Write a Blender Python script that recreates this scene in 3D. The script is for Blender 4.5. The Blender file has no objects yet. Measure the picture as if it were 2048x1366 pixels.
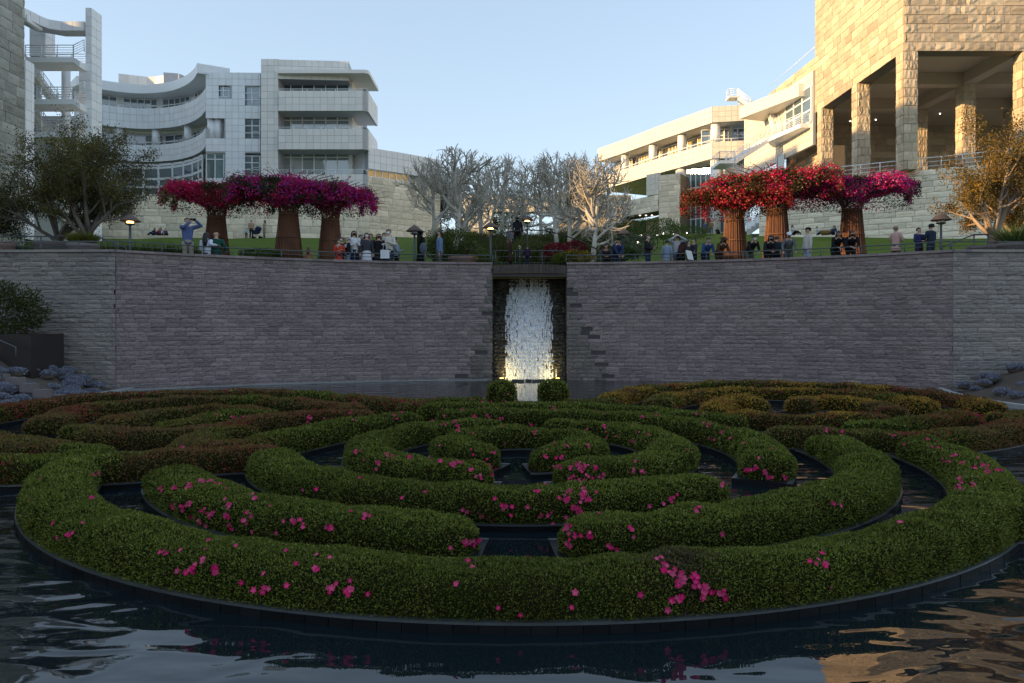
import bpy, math, random
import numpy as np
from mathutils import Vector, Matrix
from mathutils.bvhtree import BVHTree

# ------------------------------------------------------------------ camera, sky, sun, exposure
F, CX, HY, CZ = 1500.0, 1024.0, 650.0, 2.33      # photograph: focal length (px), centre column, horizon row, eye height
scene = bpy.context.scene
cam_d = bpy.data.cameras.new('camera'); cam = bpy.data.objects.new('camera', cam_d)
scene.collection.objects.link(cam); scene.camera = cam
cam_d.sensor_width = 36.0; cam_d.lens = F/2048*36; cam_d.shift_y = -(683-HY)/2048
cam_d.clip_start = 0.1; cam_d.clip_end = 9000
cam.location = (0, 0, CZ); cam.rotation_euler = (math.radians(90), 0, 0)

SUN_EL, SUN_AZ = 11.0, -106.0                     # degrees; azimuth clockwise from +Y
world = bpy.data.worlds.new('World'); scene.world = world; world.use_nodes = True
wn = world.node_tree
sky = wn.nodes.new('ShaderNodeTexSky'); sky.sky_type = 'NISHITA'; sky.sun_disc = False
sky.sun_elevation = math.radians(SUN_EL); sky.sun_rotation = math.radians(SUN_AZ % 360)
sky.air_density = 1.0; sky.dust_density = 0.35; sky.ozone_density = 2.0; sky.altitude = 250
bg = wn.nodes['Background']; bg.inputs['Strength'].default_value = 0.15
tint = wn.nodes.new('ShaderNodeMix'); tint.data_type = 'RGBA'; tint.blend_type = 'MULTIPLY'; tint.inputs[0].default_value = 1.0
tint.inputs[7].default_value = (.89, .92, .97, 1)      # the camera's warm white balance
gm = wn.nodes.new('ShaderNodeGamma'); gm.inputs[1].default_value = 0.45      # the photograph's soft tone curve: an even, pale sky
wn.links.new(sky.outputs['Color'], gm.inputs[0]); wn.links.new(gm.outputs[0], tint.inputs[6]); wn.links.new(tint.outputs[2], bg.inputs['Color'])
sun_l = bpy.data.lights.new('sun', 'SUN'); sun = bpy.data.objects.new('sun', sun_l); scene.collection.objects.link(sun)
sun_l.energy = 2.0; sun_l.angle = math.radians(0.6); sun_l.color = (1.0, 0.66, 0.31)
_a, _e = math.radians(SUN_AZ), math.radians(SUN_EL)
SUN_DIR = Vector((math.sin(_a)*math.cos(_e), math.cos(_a)*math.cos(_e), math.sin(_e)))
sun.rotation_euler = SUN_DIR.to_track_quat('Z', 'Y').to_euler()
scene.view_settings.view_transform = 'Standard'; scene.view_settings.look = 'None'
scene.view_settings.gamma = 1.0; scene.view_settings.exposure = 2.06; scene.view_settings.use_curve_mapping = False

# ------------------------------------------------------------------ helpers
random.seed(11); rng = np.random.default_rng(11)
COL = scene.collection
WL = {}                                           # world origin of every parent (parents are never rotated)
def X(px, d): return (px-CX)/F*d
def Z(py, d): return CZ+(HY-py)/F*d
def gp(px, py, z=0.0):
    d = (CZ-z)*F/(py-HY); return Vector((X(px, d), d, z))
def proj(p):
    return CX+p[0]/max(p[1], .1)*F, HY-(p[2]-CZ)/max(p[1], .1)*F
def wl(o): return WL.get(o.name, Vector((0, 0, 0))) if o else Vector((0, 0, 0))
def tag(o, label=None, cat=None, group=None, kind=None):
    if label: o['label'] = label
    if cat: o['category'] = cat
    if group: o['group'] = group
    if kind: o['kind'] = kind
    return o
def thing(name, label, cat, loc, group=None):
    o = bpy.data.objects.new(name, None); COL.objects.link(o); o.empty_display_size = .1
    o.location = loc; WL[o.name] = Vector(loc)
    return tag(o, label, cat, group)
def link(name, me, parent=None, loc=(0, 0, 0), kind=None):
    o = bpy.data.objects.new(name, me); COL.objects.link(o)
    if parent:
        o.parent = parent; WL[o.name] = wl(parent)+Vector(loc)
    else: WL[o.name] = Vector(loc)
    o.location = loc
    if kind: o['kind'] = kind
    return o
def setmats(me, mats):
    for m in (mats if isinstance(mats, (list, tuple)) else [mats]): me.materials.append(m)
def np_mesh(name, V, Fq, mats, smooth=False, mi=None, cols=None, rnd=None):
    """V (n,3), Fq (m,k) numpy faces of equal size"""
    me = bpy.data.meshes.new(name); n, k = Fq.shape
    me.vertices.add(len(V)); me.vertices.foreach_set('co', np.ascontiguousarray(V, np.float32).ravel())
    me.loops.add(n*k); me.loops.foreach_set('vertex_index', np.ascontiguousarray(Fq, np.int32).ravel())
    me.polygons.add(n); me.polygons.foreach_set('loop_start', np.arange(0, n*k, k, dtype=np.int32))
    if mi is not None: me.polygons.foreach_set('material_index', np.ascontiguousarray(mi, np.int32))
    me.polygons.foreach_set('use_smooth', np.full(n, bool(smooth)))
    setmats(me, mats); me.update(calc_edges=True)
    if cols is not None:
        a = me.attributes.new('Col', 'FLOAT_COLOR', 'POINT'); a.data.foreach_set('color', np.ascontiguousarray(cols, np.float32).ravel())
    if rnd is not None:
        a = me.attributes.new('rnd', 'FLOAT', 'POINT'); a.data.foreach_set('value', np.ascontiguousarray(rnd, np.float32))
    return me
class MB:
    def __init__(s): s.V = []; s.F = []; s.M = []; s.S = []
    def add(s, vs, fs, mi=0, sm=False):
        b = len(s.V); s.V += [tuple(v) for v in vs]
        for f in fs: s.F.append(tuple(b+i for i in f)); s.M.append(mi); s.S.append(sm)
        return s
    def obox(s, o, u, v, w, mi=0):
        o, u, v, w = Vector(o), Vector(u), Vector(v), Vector(w)
        P = [o, o+u, o+u+v, o+v, o+w, o+u+w, o+u+v+w, o+v+w]
        f = [(0, 3, 2, 1), (4, 5, 6, 7), (0, 1, 5, 4), (1, 2, 6, 5), (2, 3, 7, 6), (3, 0, 4, 7)]
        if u.cross(v).dot(w) < 0: f = [t[::-1] for t in f]
        return s.add(P, f, mi)
    def box(s, x0, x1, y0, y1, z0, z1, mi=0):
        return s.obox((x0, y0, z0), (x1-x0, 0, 0), (0, y1-y0, 0), (0, 0, z1-z0), mi)
    def quad(s, a, b, c, d, mi=0): return s.add([a, b, c, d], [(0, 1, 2, 3)], mi)
    def prism(s, poly, z0, z1, mi=0):
        n = len(poly); ar = sum(poly[i][0]*poly[(i+1) % n][1]-poly[(i+1) % n][0]*poly[i][1] for i in range(n))
        if ar < 0: poly = poly[::-1]
        P = [(p[0], p[1], z0) for p in poly]+[(p[0], p[1], z1) for p in poly]
        f = [tuple(range(n))[::-1], tuple(range(n, 2*n))]+[(i, (i+1) % n, n+(i+1) % n, n+i) for i in range(n)]
        return s.add(P, f, mi)
    def strip(s, path, z0, z1, t, mi=0):
        """wall of thickness t behind a left-to-right plan path"""
        off = offset(path, t)
        return s.prism(list(path)+off[::-1], z0, z1, mi)
    def tube(s, pts, rad, sides=6, mi=0, sm=True, cap=True):
        pts = [Vector(p) for p in pts]; n = len(pts)
        if not hasattr(rad, '__len__'): rad = [rad]*n
        t0 = (pts[1]-pts[0]).normalized()
        a = t0.cross(Vector((0, 0, 1)) if abs(t0.z) < .9 else Vector((1, 0, 0))).normalized()
        vs = []
        for i in range(n):
            t = (pts[min(i+1, n-1)]-pts[max(i-1, 0)]).normalized()
            a = (a-t*a.dot(t)).normalized(); b = t.cross(a)
            for k in range(sides):
                q = 2*math.pi*k/sides; vs.append(pts[i]+(a*math.cos(q)+b*math.sin(q))*rad[i])
        fs = [(i*sides+k, i*sides+(k+1) % sides, (i+1)*sides+(k+1) % sides, (i+1)*sides+k) for i in range(n-1) for k in range(sides)]
        if cap: fs += [tuple(range(sides))[::-1], tuple(range((n-1)*sides, n*sides))]
        return s.add(vs, fs, mi, sm)
    def lathe(s, prof, c, sides=16, mi=0, sm=True, sx=1., sy=1.):
        vs = []; n = len(prof)
        for r, z in prof:
            for k in range(sides):
                q = 2*math.pi*k/sides; vs.append((c[0]+r*math.cos(q)*sx, c[1]+r*math.sin(q)*sy, c[2]+z))
        fs = [(i*sides+k, i*sides+(k+1) % sides, (i+1)*sides+(k+1) % sides, (i+1)*sides+k) for i in range(n-1) for k in range(sides)]
        fs += [tuple(range(sides))[::-1], tuple(range((n-1)*sides, n*sides))]
        return s.add(vs, fs, mi, sm)
    def ball(s, c, r, seg=10, rings=7, mi=0):
        prof = [(math.sin(math.pi*i/rings)*1.0, -math.cos(math.pi*i/rings)) for i in range(rings+1)]
        rx, ry, rz = r if hasattr(r, '__len__') else (r, r, r)
        b = len(s.V); s.lathe([(max(p[0], .001), p[1]*rz) for p in prof], c, seg, mi, True, rx, ry)
        return s
    def build(s, name, mats, parent=None, kind=None, loc=None):
        V = np.array(s.V, float)
        if parent: L = wl(parent)
        elif loc is not None: L = Vector(loc)
        else: L = Vector(((V[:, 0].min()+V[:, 0].max())/2, (V[:, 1].min()+V[:, 1].max())/2, V[:, 2].min()))
        me = bpy.data.meshes.new(name); me.from_pydata((V-np.array(L)).tolist(), [], s.F)
        setmats(me, mats)
        me.polygons.foreach_set('material_index', s.M); me.polygons.foreach_set('use_smooth', s.S); me.update()
        return link(name, me, parent, (0, 0, 0) if parent else L, kind)
def offset(path, t):
    """plan path moved t metres to its back (left-to-right paths: away from the camera)"""
    out = []; n = len(path)
    for i in range(n):
        a = Vector(path[max(i-1, 0)]); b = Vector(path[min(i+1, n-1)]); u = (b-a).normalized()
        out.append((path[i][0]-u.y*t, path[i][1]+u.x*t))
    return out
def catmull(P, step=.2):
    P = [Vector(p) for p in P]; out = []
    for i in range(len(P)-1):
        p0 = P[max(i-1, 0)]; p1 = P[i]; p2 = P[i+1]; p3 = P[min(i+2, len(P)-1)]
        m = max(2, int((p2-p1).length/step))
        for k in range(m):
            t = k/m
            out.append(.5*((2*p1)+(p2-p0)*t+(2*p0-5*p1+4*p2-p3)*t*t+(3*p1-p0-3*p2+p3)*t**3))
    out.append(P[-1]); return out

# ------------------------------------------------------------------ materials (procedural)
def mk(name):
    m = bpy.data.materials.new(name); m.use_nodes = True
    nt = m.node_tree; return m, nt, nt.nodes['Principled BSDF']
def nd(nt, t, **kw):
    n = nt.nodes.new(t)
    for k, v in kw.items():
        if k in n.inputs: n.inputs[k].default_value = v
        else: setattr(n, k, v)
    return n
def mathn(nt, op, a, b=None):
    n = nt.nodes.new('ShaderNodeMath'); n.operation = op
    for i, v in enumerate((a, b)):
        if v is None: continue
        if hasattr(v, 'is_linked') or hasattr(v, 'links'): nt.links.new(v, n.inputs[i])
        else: n.inputs[i].default_value = v
    return n.outputs[0]
def pm(name, base, alt=None, rough=.6, ns=1.2, fs=14., big=.5, fine=.25, objv=.25, bump=0., bs=30., metal=0., spec=.5, stretch=(1, 1, 1), coat=0.):
    """base colour with a second tone in large patches, fine mottling and a step per piece"""
    m, nt, b = mk(name); L = nt.links.new
    alt = alt or tuple(c*.75 for c in base)
    geo = nd(nt, 'ShaderNodeNewGeometry'); mp = nd(nt, 'ShaderNodeMapping'); mp.inputs['Scale'].default_value = stretch
    L(geo.outputs['Position'], mp.inputs['Vector'])
    n1 = nd(nt, 'ShaderNodeTexNoise', Scale=ns, Detail=4.); n2 = nd(nt, 'ShaderNodeTexNoise', Scale=fs, Detail=5., Roughness=.65)
    L(mp.outputs[0], n1.inputs['Vector']); L(mp.outputs[0], n2.inputs['Vector'])
    oi = nd(nt, 'ShaderNodeObjectInfo'); at = nd(nt, 'ShaderNodeAttribute', attribute_name='rnd')
    rn = mathn(nt, 'FRACT', mathn(nt, 'ADD', oi.outputs['Random'], at.outputs['Fac']))
    f = mathn(nt, 'MULTIPLY', mathn(nt, 'SUBTRACT', n1.outputs['Fac'], .5), 2*big*2)
    f = mathn(nt, 'ADD', f, mathn(nt, 'MULTIPLY', mathn(nt, 'SUBTRACT', rn, .5), objv*2))
    f = mathn(nt, 'ADD', f, .5)
    mx = nd(nt, 'ShaderNodeMix', data_type='RGBA'); mx.clamp_factor = True
    L(f, mx.inputs[0]); mx.inputs[6].default_value = (*base, 1); mx.inputs[7].default_value = (*alt, 1)
    g = mathn(nt, 'ADD', 1.-fine, mathn(nt, 'MULTIPLY', n2.outputs['Fac'], 2*fine))
    g = mathn(nt, 'MULTIPLY', g, mathn(nt, 'ADD', 1-objv*.5, mathn(nt, 'MULTIPLY', mathn(nt, 'FRACT', mathn(nt, 'MULTIPLY', rn, 7.31)), objv)))
    vm = nd(nt, 'ShaderNodeVectorMath', operation='SCALE'); L(mx.outputs[2], vm.inputs[0]); L(g, vm.inputs['Scale'])
    L(vm.outputs[0], b.inputs['Base Color'])
    b.inputs['Roughness'].default_value = rough; b.inputs['Metallic'].default_value = metal
    b.inputs['Specular IOR Level'].default_value = spec; b.inputs['Coat Weight'].default_value = coat
    if bump:
        n3 = nd(nt, 'ShaderNodeTexNoise', Scale=bs, Detail=5., Roughness=.6); L(mp.outputs[0], n3.inputs['Vector'])
        bp = nd(nt, 'ShaderNodeBump', Strength=bump, Distance=.05); L(n3.outputs['Fac'], bp.inputs['Height']); L(bp.outputs[0], b.inputs['Normal'])
    return m
def flat(name, base, rough=.6, metal=0., spec=.5, emit=None, es=1.):
    m, nt, b = mk(name); b.inputs['Base Color'].default_value = (*base, 1); b.inputs['Roughness'].default_value = rough
    b.inputs['Metallic'].default_value = metal; b.inputs['Specular IOR Level'].default_value = spec
    if emit: b.inputs['Emission Color'].default_value = (*emit, 1); b.inputs['Emission Strength'].default_value = es
    return m
def leafmat(name, rough=.5, trans=.25, spec=.35):
    m, nt, b = mk(name); L = nt.links.new
    at = nd(nt, 'ShaderNodeAttribute', attribute_name='Col'); L(at.outputs['Color'], b.inputs['Base Color'])
    b.inputs['Roughness'].default_value = rough; b.inputs['Specular IOR Level'].default_value = spec
    tr = nd(nt, 'ShaderNodeBsdfTranslucent'); L(at.outputs['Color'], tr.inputs['Color'])
    mx = nd(nt, 'ShaderNodeMixShader', Fac=trans); out = nt.nodes['Material Output']
    L(b.outputs[0], mx.inputs[1]); L(tr.outputs[0], mx.inputs[2]); L(mx.outputs[0], out.inputs[0])
    return m
M = {}
M['leaf'] = leafmat('leaf', .6, .25, .12); M['petal'] = leafmat('petal', .6, .3, .2)
M['block'] = pm('split_face_block', (.305, .245, .236), (.210, .172, .172), .85, .5, 9., .35, .3, .3, .6, 22., spec=.2)
M['block_wing'] = pm('split_face_block_skylit', (.310, .275, .25), (.225, .205, .195), .85, .4, 9., .4, .3, .3, .6, 22., spec=.2)  # wing blocks made lighter; the sky light on them is in the colour
M['block_wet'] = pm('wet_block', (.072, .066, .058), (.045, .048, .040), .35, .8, 9., .5, .3, .3, .5, 22.)
M['block_damp'] = pm('damp_block', (.20, .172, .155), (.135, .122, .112), .6, .8, 9., .5, .3, .35, .5, 22., spec=.3)
M['stair'] = pm('cream_stair', (.62, .61, .50), (.52, .51, .42), .6, .5, 4., .3, .08, .1)
M['joint'] = flat('dark_joint', (.07, .063, .065), .95)
M['trav'] = pm('travertine', (.58, .47, .335), (.46, .36, .25), .8, .25, 2.6, .3, .22, .45, .5, 3.)
M['trav_pale'] = pm('pale_travertine', (.85, .76, .61), (.72, .63, .49), .8, .2, 1.6, .35, .15, .35, .35, 4., spec=.2)
M['trav_shaded'] = pm('shaded_travertine', (.40, .40, .36), (.30, .29, .25), .85, .3, 1.8, .5, .3, .4, .4, 4.)  # greyer travertine copy; the shade on the left building is in the colour
M['trav_joint'] = flat('travertine_joint', (.20, .17, .13), .95)
M['enamel'] = pm('white_enamel_panel', (.90, .91, .92), (.88, .89, .905), .45, .15, 1., .2, .03, .10)
M['enamel_glow'] = pm('glow_tinted_enamel_panel', (.84, .81, .76), (.80, .775, .73), .45, .15, 1., .2, .03, .10)  # white enamel copy with the warm sky glow put into its colour
M['enamel_dimmed'] = pm('dimmed_enamel_panel', (.70, .65, .57), (.66, .615, .545), .45, .15, 1., .2, .03, .10)  # same enamel, colour dimmed and warmed to paint in softer sunlight
M['enamel_joint'] = flat('panel_joint', (.46, .47, .49), .9)
M['white'] = flat('white_metal', (.86, .87, .88), .4)
M['soffit'] = pm('white_soffit', (.62, .62, .62), (.56, .56, .56), .6, .3, 3., .2, .05, .1)
M['soffit_tan'] = pm('tan_soffit', (.60, .49, .37), (.54, .44, .33), .6, .3, 3., .2, .08, .1)
M['concrete'] = pm('pale_concrete', (.50, .48, .44), (.42, .40, .37), .85, .8, 9., .4, .12, .1, .2)
M['rust'] = pm('rusted_rebar', (.21, .088, .046), (.12, .055, .034), .85, 2., 25., .5, .35, .3, .3, 60.)
M['rail'] = flat('grey_painted_steel', (.085, .095, .10), .45, .3)
M['darkmetal'] = pm('dark_bronze_metal', (.055, .045, .040), (.035, .03, .028), .5, 2., 20., .4, .2, .1, 0, 30., .4)
M['copper'] = pm('weathered_copper', (.15, .10, .075), (.10, .075, .065), .6, 4., 30., .5, .2, .1, 0, 30., .3)
M['wood'] = pm('dark_deck_wood', (.085, .062, .048), (.055, .042, .036), .7, 2., 30., .4, .3, .5, .2, 60., stretch=(1, .2, 3))
M['terracotta'] = pm('terracotta', (.24, .14, .10), (.18, .12, .10), .85, 3., 20., .5, .2, .1)
M['clay'] = pm('grey_clay', (.20, .165, .16), (.14, .12, .12), .85, 3., 20., .5, .2, .1)
M['soil'] = pm('soil', (.11, .085, .065), (.075, .058, .045), .95, 2., 20., .5, .3, 0, .5, 40.)
M['grass'] = pm('lawn_grass', (.105, .155, .026), (.082, .128, .022), .8, .18, 30., .5, .3, 0, .5, 45., spec=.04)
M['grassland'] = pm('dry_ground', (.10, .10, .05), (.07, .075, .04), .9, .02, .5, .5, .3, 0)
M['path'] = pm('gravel_path', (.30, .27, .23), (.25, .22, .19), .9, 1.2, 30., .4, .2, 0)
M['kerb'] = pm('black_glazed_tile', (.008, .009, .010), (.014, .015, .016), .4, 3., 20., .4, .2, .3, .05, 8., spec=.07)
M['coping'] = pm('wet_sheen_coping', (.075, .082, .086), (.04, .044, .047), .3, 3., 20., .5, .2, .2)
M['kerb_pale'] = pm('pale_stone_kerb', (.34, .35, .34), (.26, .27, .27), .7, 2., 20., .4, .2, .2)
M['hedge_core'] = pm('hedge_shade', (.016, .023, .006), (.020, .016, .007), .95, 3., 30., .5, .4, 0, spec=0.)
M['bark_pale'] = pm('plane_bark', (.60, .55, .48), (.34, .31, .26), .85, 3., 12., .8, .3, .1, .3, 20.)
M['bark_tan'] = pm('crape_bark', (.36, .26, .18), (.24, .18, .13), .8, 3., 12., .8, .25, .1, .2, 20.)
M['bark_grey'] = pm('grey_bark', (.17, .145, .12), (.11, .095, .08), .85, 3., 12., .8, .25, .1, .2, 20.)
M['poolfloor'] = flat('pool_floor', (.02, .022, .022), .9)
def glassmat(name, tint=(.05, .07, .08), rough=.03, spec=.9, alt=None):
    m, nt, b = mk(name); L = nt.links.new
    oi = nd(nt, 'ShaderNodeObjectInfo'); mx = nd(nt, 'ShaderNodeMix', data_type='RGBA'); L(oi.outputs['Random'], mx.inputs[0])
    mx.inputs[6].default_value = (*tint, 1); mx.inputs[7].default_value = (*(alt or tuple(c*1.9 for c in tint)), 1)
    L(mx.outputs[2], b.inputs['Base Color']); b.inputs['Roughness'].default_value = rough; b.inputs['IOR'].default_value = 1.9
    b.inputs['Specular IOR Level'].default_value = spec
    return m
M['glass'] = glassmat('window_glass', (.06, .095, .12), alt=(.13, .19, .23))
M['glass_blind'] = glassmat('window_glass_with_blinds', (.20, .25, .26), alt=(.40, .46, .45))
M['glass_green'] = glassmat('green_glass', (.07, .12, .12))
M['glass_gold'] = glassmat('glass_with_gold_blinds', (.30, .24, .10), alt=(.48, .36, .16))
M['lampglow'] = flat('lamp_glow', (.9, .6, .25), .5, emit=(1., .50, .12), es=3.5)
M['downlight'] = flat('downlight_glow', (.9, .9, .85), .5, emit=(1., .9, .75), es=2.)
def watermat():
    m, nt, b = mk('pool_water'); L = nt.links.new
    b.inputs['Base Color'].default_value = (.007, .013, .017, 1); b.inputs['Roughness'].default_value = .015
    b.inputs['IOR'].default_value = 1.33; b.inputs['Specular IOR Level'].default_value = .75
    geo = nd(nt, 'ShaderNodeNewGeometry')
    def wav(scale, detail, rot, sy, dist):
        mp = nd(nt, 'ShaderNodeMapping'); mp.inputs['Rotation'].default_value = (0, 0, rot); mp.inputs['Scale'].default_value = (1, sy, 1)
        L(geo.outputs['Position'], mp.inputs['Vector'])
        n = nd(nt, 'ShaderNodeTexNoise', Scale=scale, Detail=detail, Roughness=.4, Distortion=dist); L(mp.outputs[0], n.inputs['Vector']); return n.outputs['Fac']
    h = mathn(nt, 'ADD', mathn(nt, 'MULTIPLY', wav(1.5, .8, .35, 2.0, .6), .9), mathn(nt, 'MULTIPLY', wav(4.2, 1., -.4, 1.9, .3), .08))
    # livelier towards both banks than in the calm middle
    sx = nd(nt, 'ShaderNodeSeparateXYZ'); L(geo.outputs['Position'], sx.inputs[0])
    k = mathn(nt, 'MINIMUM', mathn(nt, 'ADD', .10, mathn(nt, 'MULTIPLY', mathn(nt, 'POWER', mathn(nt, 'ABSOLUTE', sx.outputs['X']), 1.6), .12)), 1.)
    bp = nd(nt, 'ShaderNodeBump', Distance=.05); L(k, bp.inputs['Strength']); L(h, bp.inputs['Height']); L(bp.outputs[0], b.inputs['Normal'])
    return m
M['water'] = watermat()
def fallmat():
    m, nt, b = mk('white_falling_water'); L = nt.links.new
    b.inputs['Base Color'].default_value = (.84, .90, .98, 1); b.inputs['Roughness'].default_value = .35
    geo = nd(nt, 'ShaderNodeNewGeometry'); mp = nd(nt, 'ShaderNodeMapping'); mp.inputs['Scale'].default_value = (1, 1, .35); L(geo.outputs['Position'], mp.inputs['Vector'])
    n = nd(nt, 'ShaderNodeTexNoise', Scale=34., Detail=3., Roughness=.7); L(mp.outputs[0], n.inputs['Vector'])
    r = nd(nt, 'ShaderNodeValToRGB'); r.color_ramp.elements[0].position = .36; r.color_ramp.elements[1].position = .60; L(n.outputs['Fac'], r.inputs[0])
    L(r.outputs[0], b.inputs['Alpha'])
    return m
M['fall'] = fallmat()
_cloth = {}
def cloth(c):
    c = tuple(round(v, 3) for v in c)
    if c not in _cloth: _cloth[c] = pm('cloth_%d' % len(_cloth), c, tuple(v*.8 for v in c), .85, 8., 60., .3, .12, 0, .15, 60., spec=.2)
    return _cloth[c]

# ------------------------------------------------------------------ cladding: every stone / panel / pane is a piece of its own
def unit_block(rough, seed):
    """1x1 front face in the u-v plane, depth along w (0 back, 1 front); rough = relief of the split face"""
    r = random.Random(seed); n, k = (4, 3) if rough else (1, 1)
    V = []; Fc = []
    for j in range(k+1):
        for i in range(n+1):
            e = i in (0, n) or j in (0, k)
            V.append((i/n, j/k, 1-rough*(r.uniform(.25, .6) if e else r.uniform(-.2, .55)) if rough else 1))
    for j in range(k):
        for i in range(n): a = j*(n+1)+i; Fc.append((a, a+1, a+n+2, a+n+1))
    per = [(i, 0) for i in range(n)]+[(n, j) for j in range(k)]+[(i, k) for i in range(n, 0, -1)]+[(0, j) for j in range(k, 0, -1)]
    b = len(V)
    for (i, j) in per: V.append((i/n, j/k, 0))
    m_ = len(per)
    for q in range(m_):
        f0 = per[q][1]*(n+1)+per[q][0]; f1 = per[(q+1) % m_][1]*(n+1)+per[(q+1) % m_][0]
        Fc.append((f0, b+q, b+(q+1) % m_, f1))
    return np.array(V, float), np.array(Fc)
UB = {0: [unit_block(0, 0)], 1: [unit_block(1., s) for s in range(10)]}
_ub_me = {}
def ub_mesh(rough, i, mat):
    key = (rough, i, mat.name)
    if key not in _ub_me:
        V, Fc = UB[rough][i]; _ub_me[key] = np_mesh('block' if rough else 'panel', V, Fc, mat)
    return _ub_me[key]
def clad(parent, name, mat, cells, thick=.06, gap=.02, cap=300, rough=0, relief=.5, minpx=8., restname=None, jitter=0., bigname=None):
    """cells: (origin, u, v, n, w, h). The largest in view are objects, the rest one joined part"""
    keep = []; rest = []
    for c in cells:
        o, u, v, n, w, h = c
        mid = Vector(o)+Vector(u)*(w/2)+Vector(v)*(h/2); px, py = proj(mid)
        s = F/max(mid.y, 1)
        pw = max(abs(proj(Vector(o)+Vector(u)*w)[0]-proj(o)[0]), abs(proj(Vector(o)+Vector(u)*w)[1]-proj(o)[1]))
        inside = -20 < px < 2068 and -20 < py < 1386
        a = pw*h*s if inside and min(pw, h*s) >= minpx else 0
        (keep if a > 0 else rest).append((a, c))
    keep.sort(key=lambda t: -t[0]); rest += keep[cap:]; keep = keep[:cap]
    P = wl(parent); nv = len(UB[rough])
    def mtx(c):
        o, u, v, n, w, h = c; t = thick*(1+jitter*random.uniform(-1, 1))
        g = gap/2
        Lc = Vector(o)+Vector(u)*g+Vector(v)*g-P
        A = Matrix.Identity(4)
        for r in range(3):
            A[r][0] = u[r]*(w-gap); A[r][1] = v[r]*(h-gap); A[r][2] = n[r]*t; A[r][3] = Lc[r]
        return A
    for a, c in keep:
        ob = bpy.data.objects.new(name, ub_mesh(rough, random.randrange(nv), mat)); COL.objects.link(ob)
        ob.parent = parent; ob.matrix_basis = mtx(c); WL[ob.name] = P
    if rest:
        Vs = []; Fs = []; Rs = []; b = 0
        for a, c in rest:
            V, Fc = UB[rough][random.randrange(nv)]; A = np.array(mtx(c))
            Vs.append(V@A[:3, :3].T+A[:3, 3]); Fs.append(Fc+b); b += len(V); Rs.append(np.full(len(V), random.random()))
        link(restname or name, np_mesh(name+'_rest', np.vstack(Vs), np.vstack(Fs), mat, rnd=np.concatenate(Rs)), parent, kind='stuff')
def path_len(path):
    s = [0.]
    for a, b in zip(path, path[1:]): s.append(s[-1]+math.hypot(b[0]-a[0], b[1]-a[1]))
    return s
def path_at(path, s, S=None):
    S = S or path_len(path)
    for i in range(len(path)-1):
        if s <= S[i+1] or i == len(path)-2:
            t = (s-S[i])/max(S[i+1]-S[i], 1e-6); return Vector((path[i][0]+(path[i+1][0]-path[i][0])*t, path[i][1]+(path[i+1][1]-path[i][1])*t))
def cells_on(path, z0, z1, mw, mh, holes=(), stagger=0., vary=0., slack=.25):
    S = path_len(path); T = S[-1]; out = []
    nr = max(1, round((z1-z0)/mh)); h = (z1-z0)/nr
    for j in range(nr):
        s = -(j % 2)*stagger*mw if stagger else 0.
        if vary: s = -random.uniform(0, mw)
        while s < T-1e-4:
            w = mw*(1+vary*random.uniform(-1, 1)); a, b = max(s, 0.), min(s+w, T); s += w
            if T-b < slack*mw and not vary: b = T; s = T
            if b-a < .08*mw: continue
            zc = z0+(j+.5)*h; sc = (a+b)/2
            if any(h0 < sc < h1 and y0 < zc < y1 for h0, h1, y0, y1 in holes): continue
            p, q = path_at(path, a, S), path_at(path, b, S); u = (q-p); w_ = u.length
            if w_ < 1e-3: continue
            u.normalize(); out.append(((p.x, p.y, z0+j*h), (u.x, u.y, 0), (0, 0, 1), (u.y, -u.x, 0), w_, h))
    return out
def px_cut(path, px):
    """arc length along a plan path where it crosses photograph column px"""
    S = path_len(path)
    for i in range(len(path)-1):
        (x0, y0), (x1, y1) = path[i], path[i+1]; k = (px-CX)/F
        den = (x1-x0)-k*(y1-y0)
        if abs(den) < 1e-9: continue
        t = (k*y0-x0)/den
        if -1e-6 <= t <= 1+1e-6: return S[i]+t*(S[i+1]-S[i])
    return 0. if px < CX+F*path[0][0]/path[0][1] else S[-1]
def window(parent, path, s0, s1, z0, z1, cols, rows, glass, frame=None, fw=.09, name='window', inset=.02, cw=None):
    """a glazed opening: frame with mullions (part) and its panes (sub-parts)"""
    frame = frame or M['white']; S = path_len(path); mb = MB(); N = cols
    ss = [s0+(s1-s0)*i/cols for i in range(cols+1)] if cw is None else cw
    zz = [z0+(z1-z0)*i/rows for i in range(rows+1)] if not hasattr(rows, '__len__') else list(rows)
    rows = len(zz)-1; P3 = [path_at(path, s, S) for s in ss]
    panes = []
    for i in range(len(ss)-1):
        a, b = P3[i], P3[i+1]; u = (b-a); w = u.length; u.normalize(); n = Vector((u.y, -u.x, 0)); u = Vector((u.x, u.y, 0)); A = Vector((a.x, a.y, 0))+n*inset
        mb.obox(A-u*fw/2+Vector((0, 0, z0)), u*fw, Vector((0, 0, z1-z0)), n*.10)
        if i == len(ss)-2: mb.obox(A+u*(w-fw/2)+Vector((0, 0, z0)), u*fw, Vector((0, 0, z1-z0)), n*.10)
        for z in zz: mb.obox(A+u*fw/2+Vector((0, 0, z-fw/2)), u*(w-fw), Vector((0, 0, fw)), n*.09)
        for j in range(rows): panes.append((A+u*fw/2+Vector((0, 0, zz[j]+fw/2)), u, (0, 0, 1), n, w-fw, zz[j+1]-zz[j]-fw))
    f = mb.build(name, frame, parent)
    for c in panes:
        if c[4] > .05 and c[5] > .05: clad(f, 'pane', glass, [c], .03, 0, minpx=0., cap=1)
    return f
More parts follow.
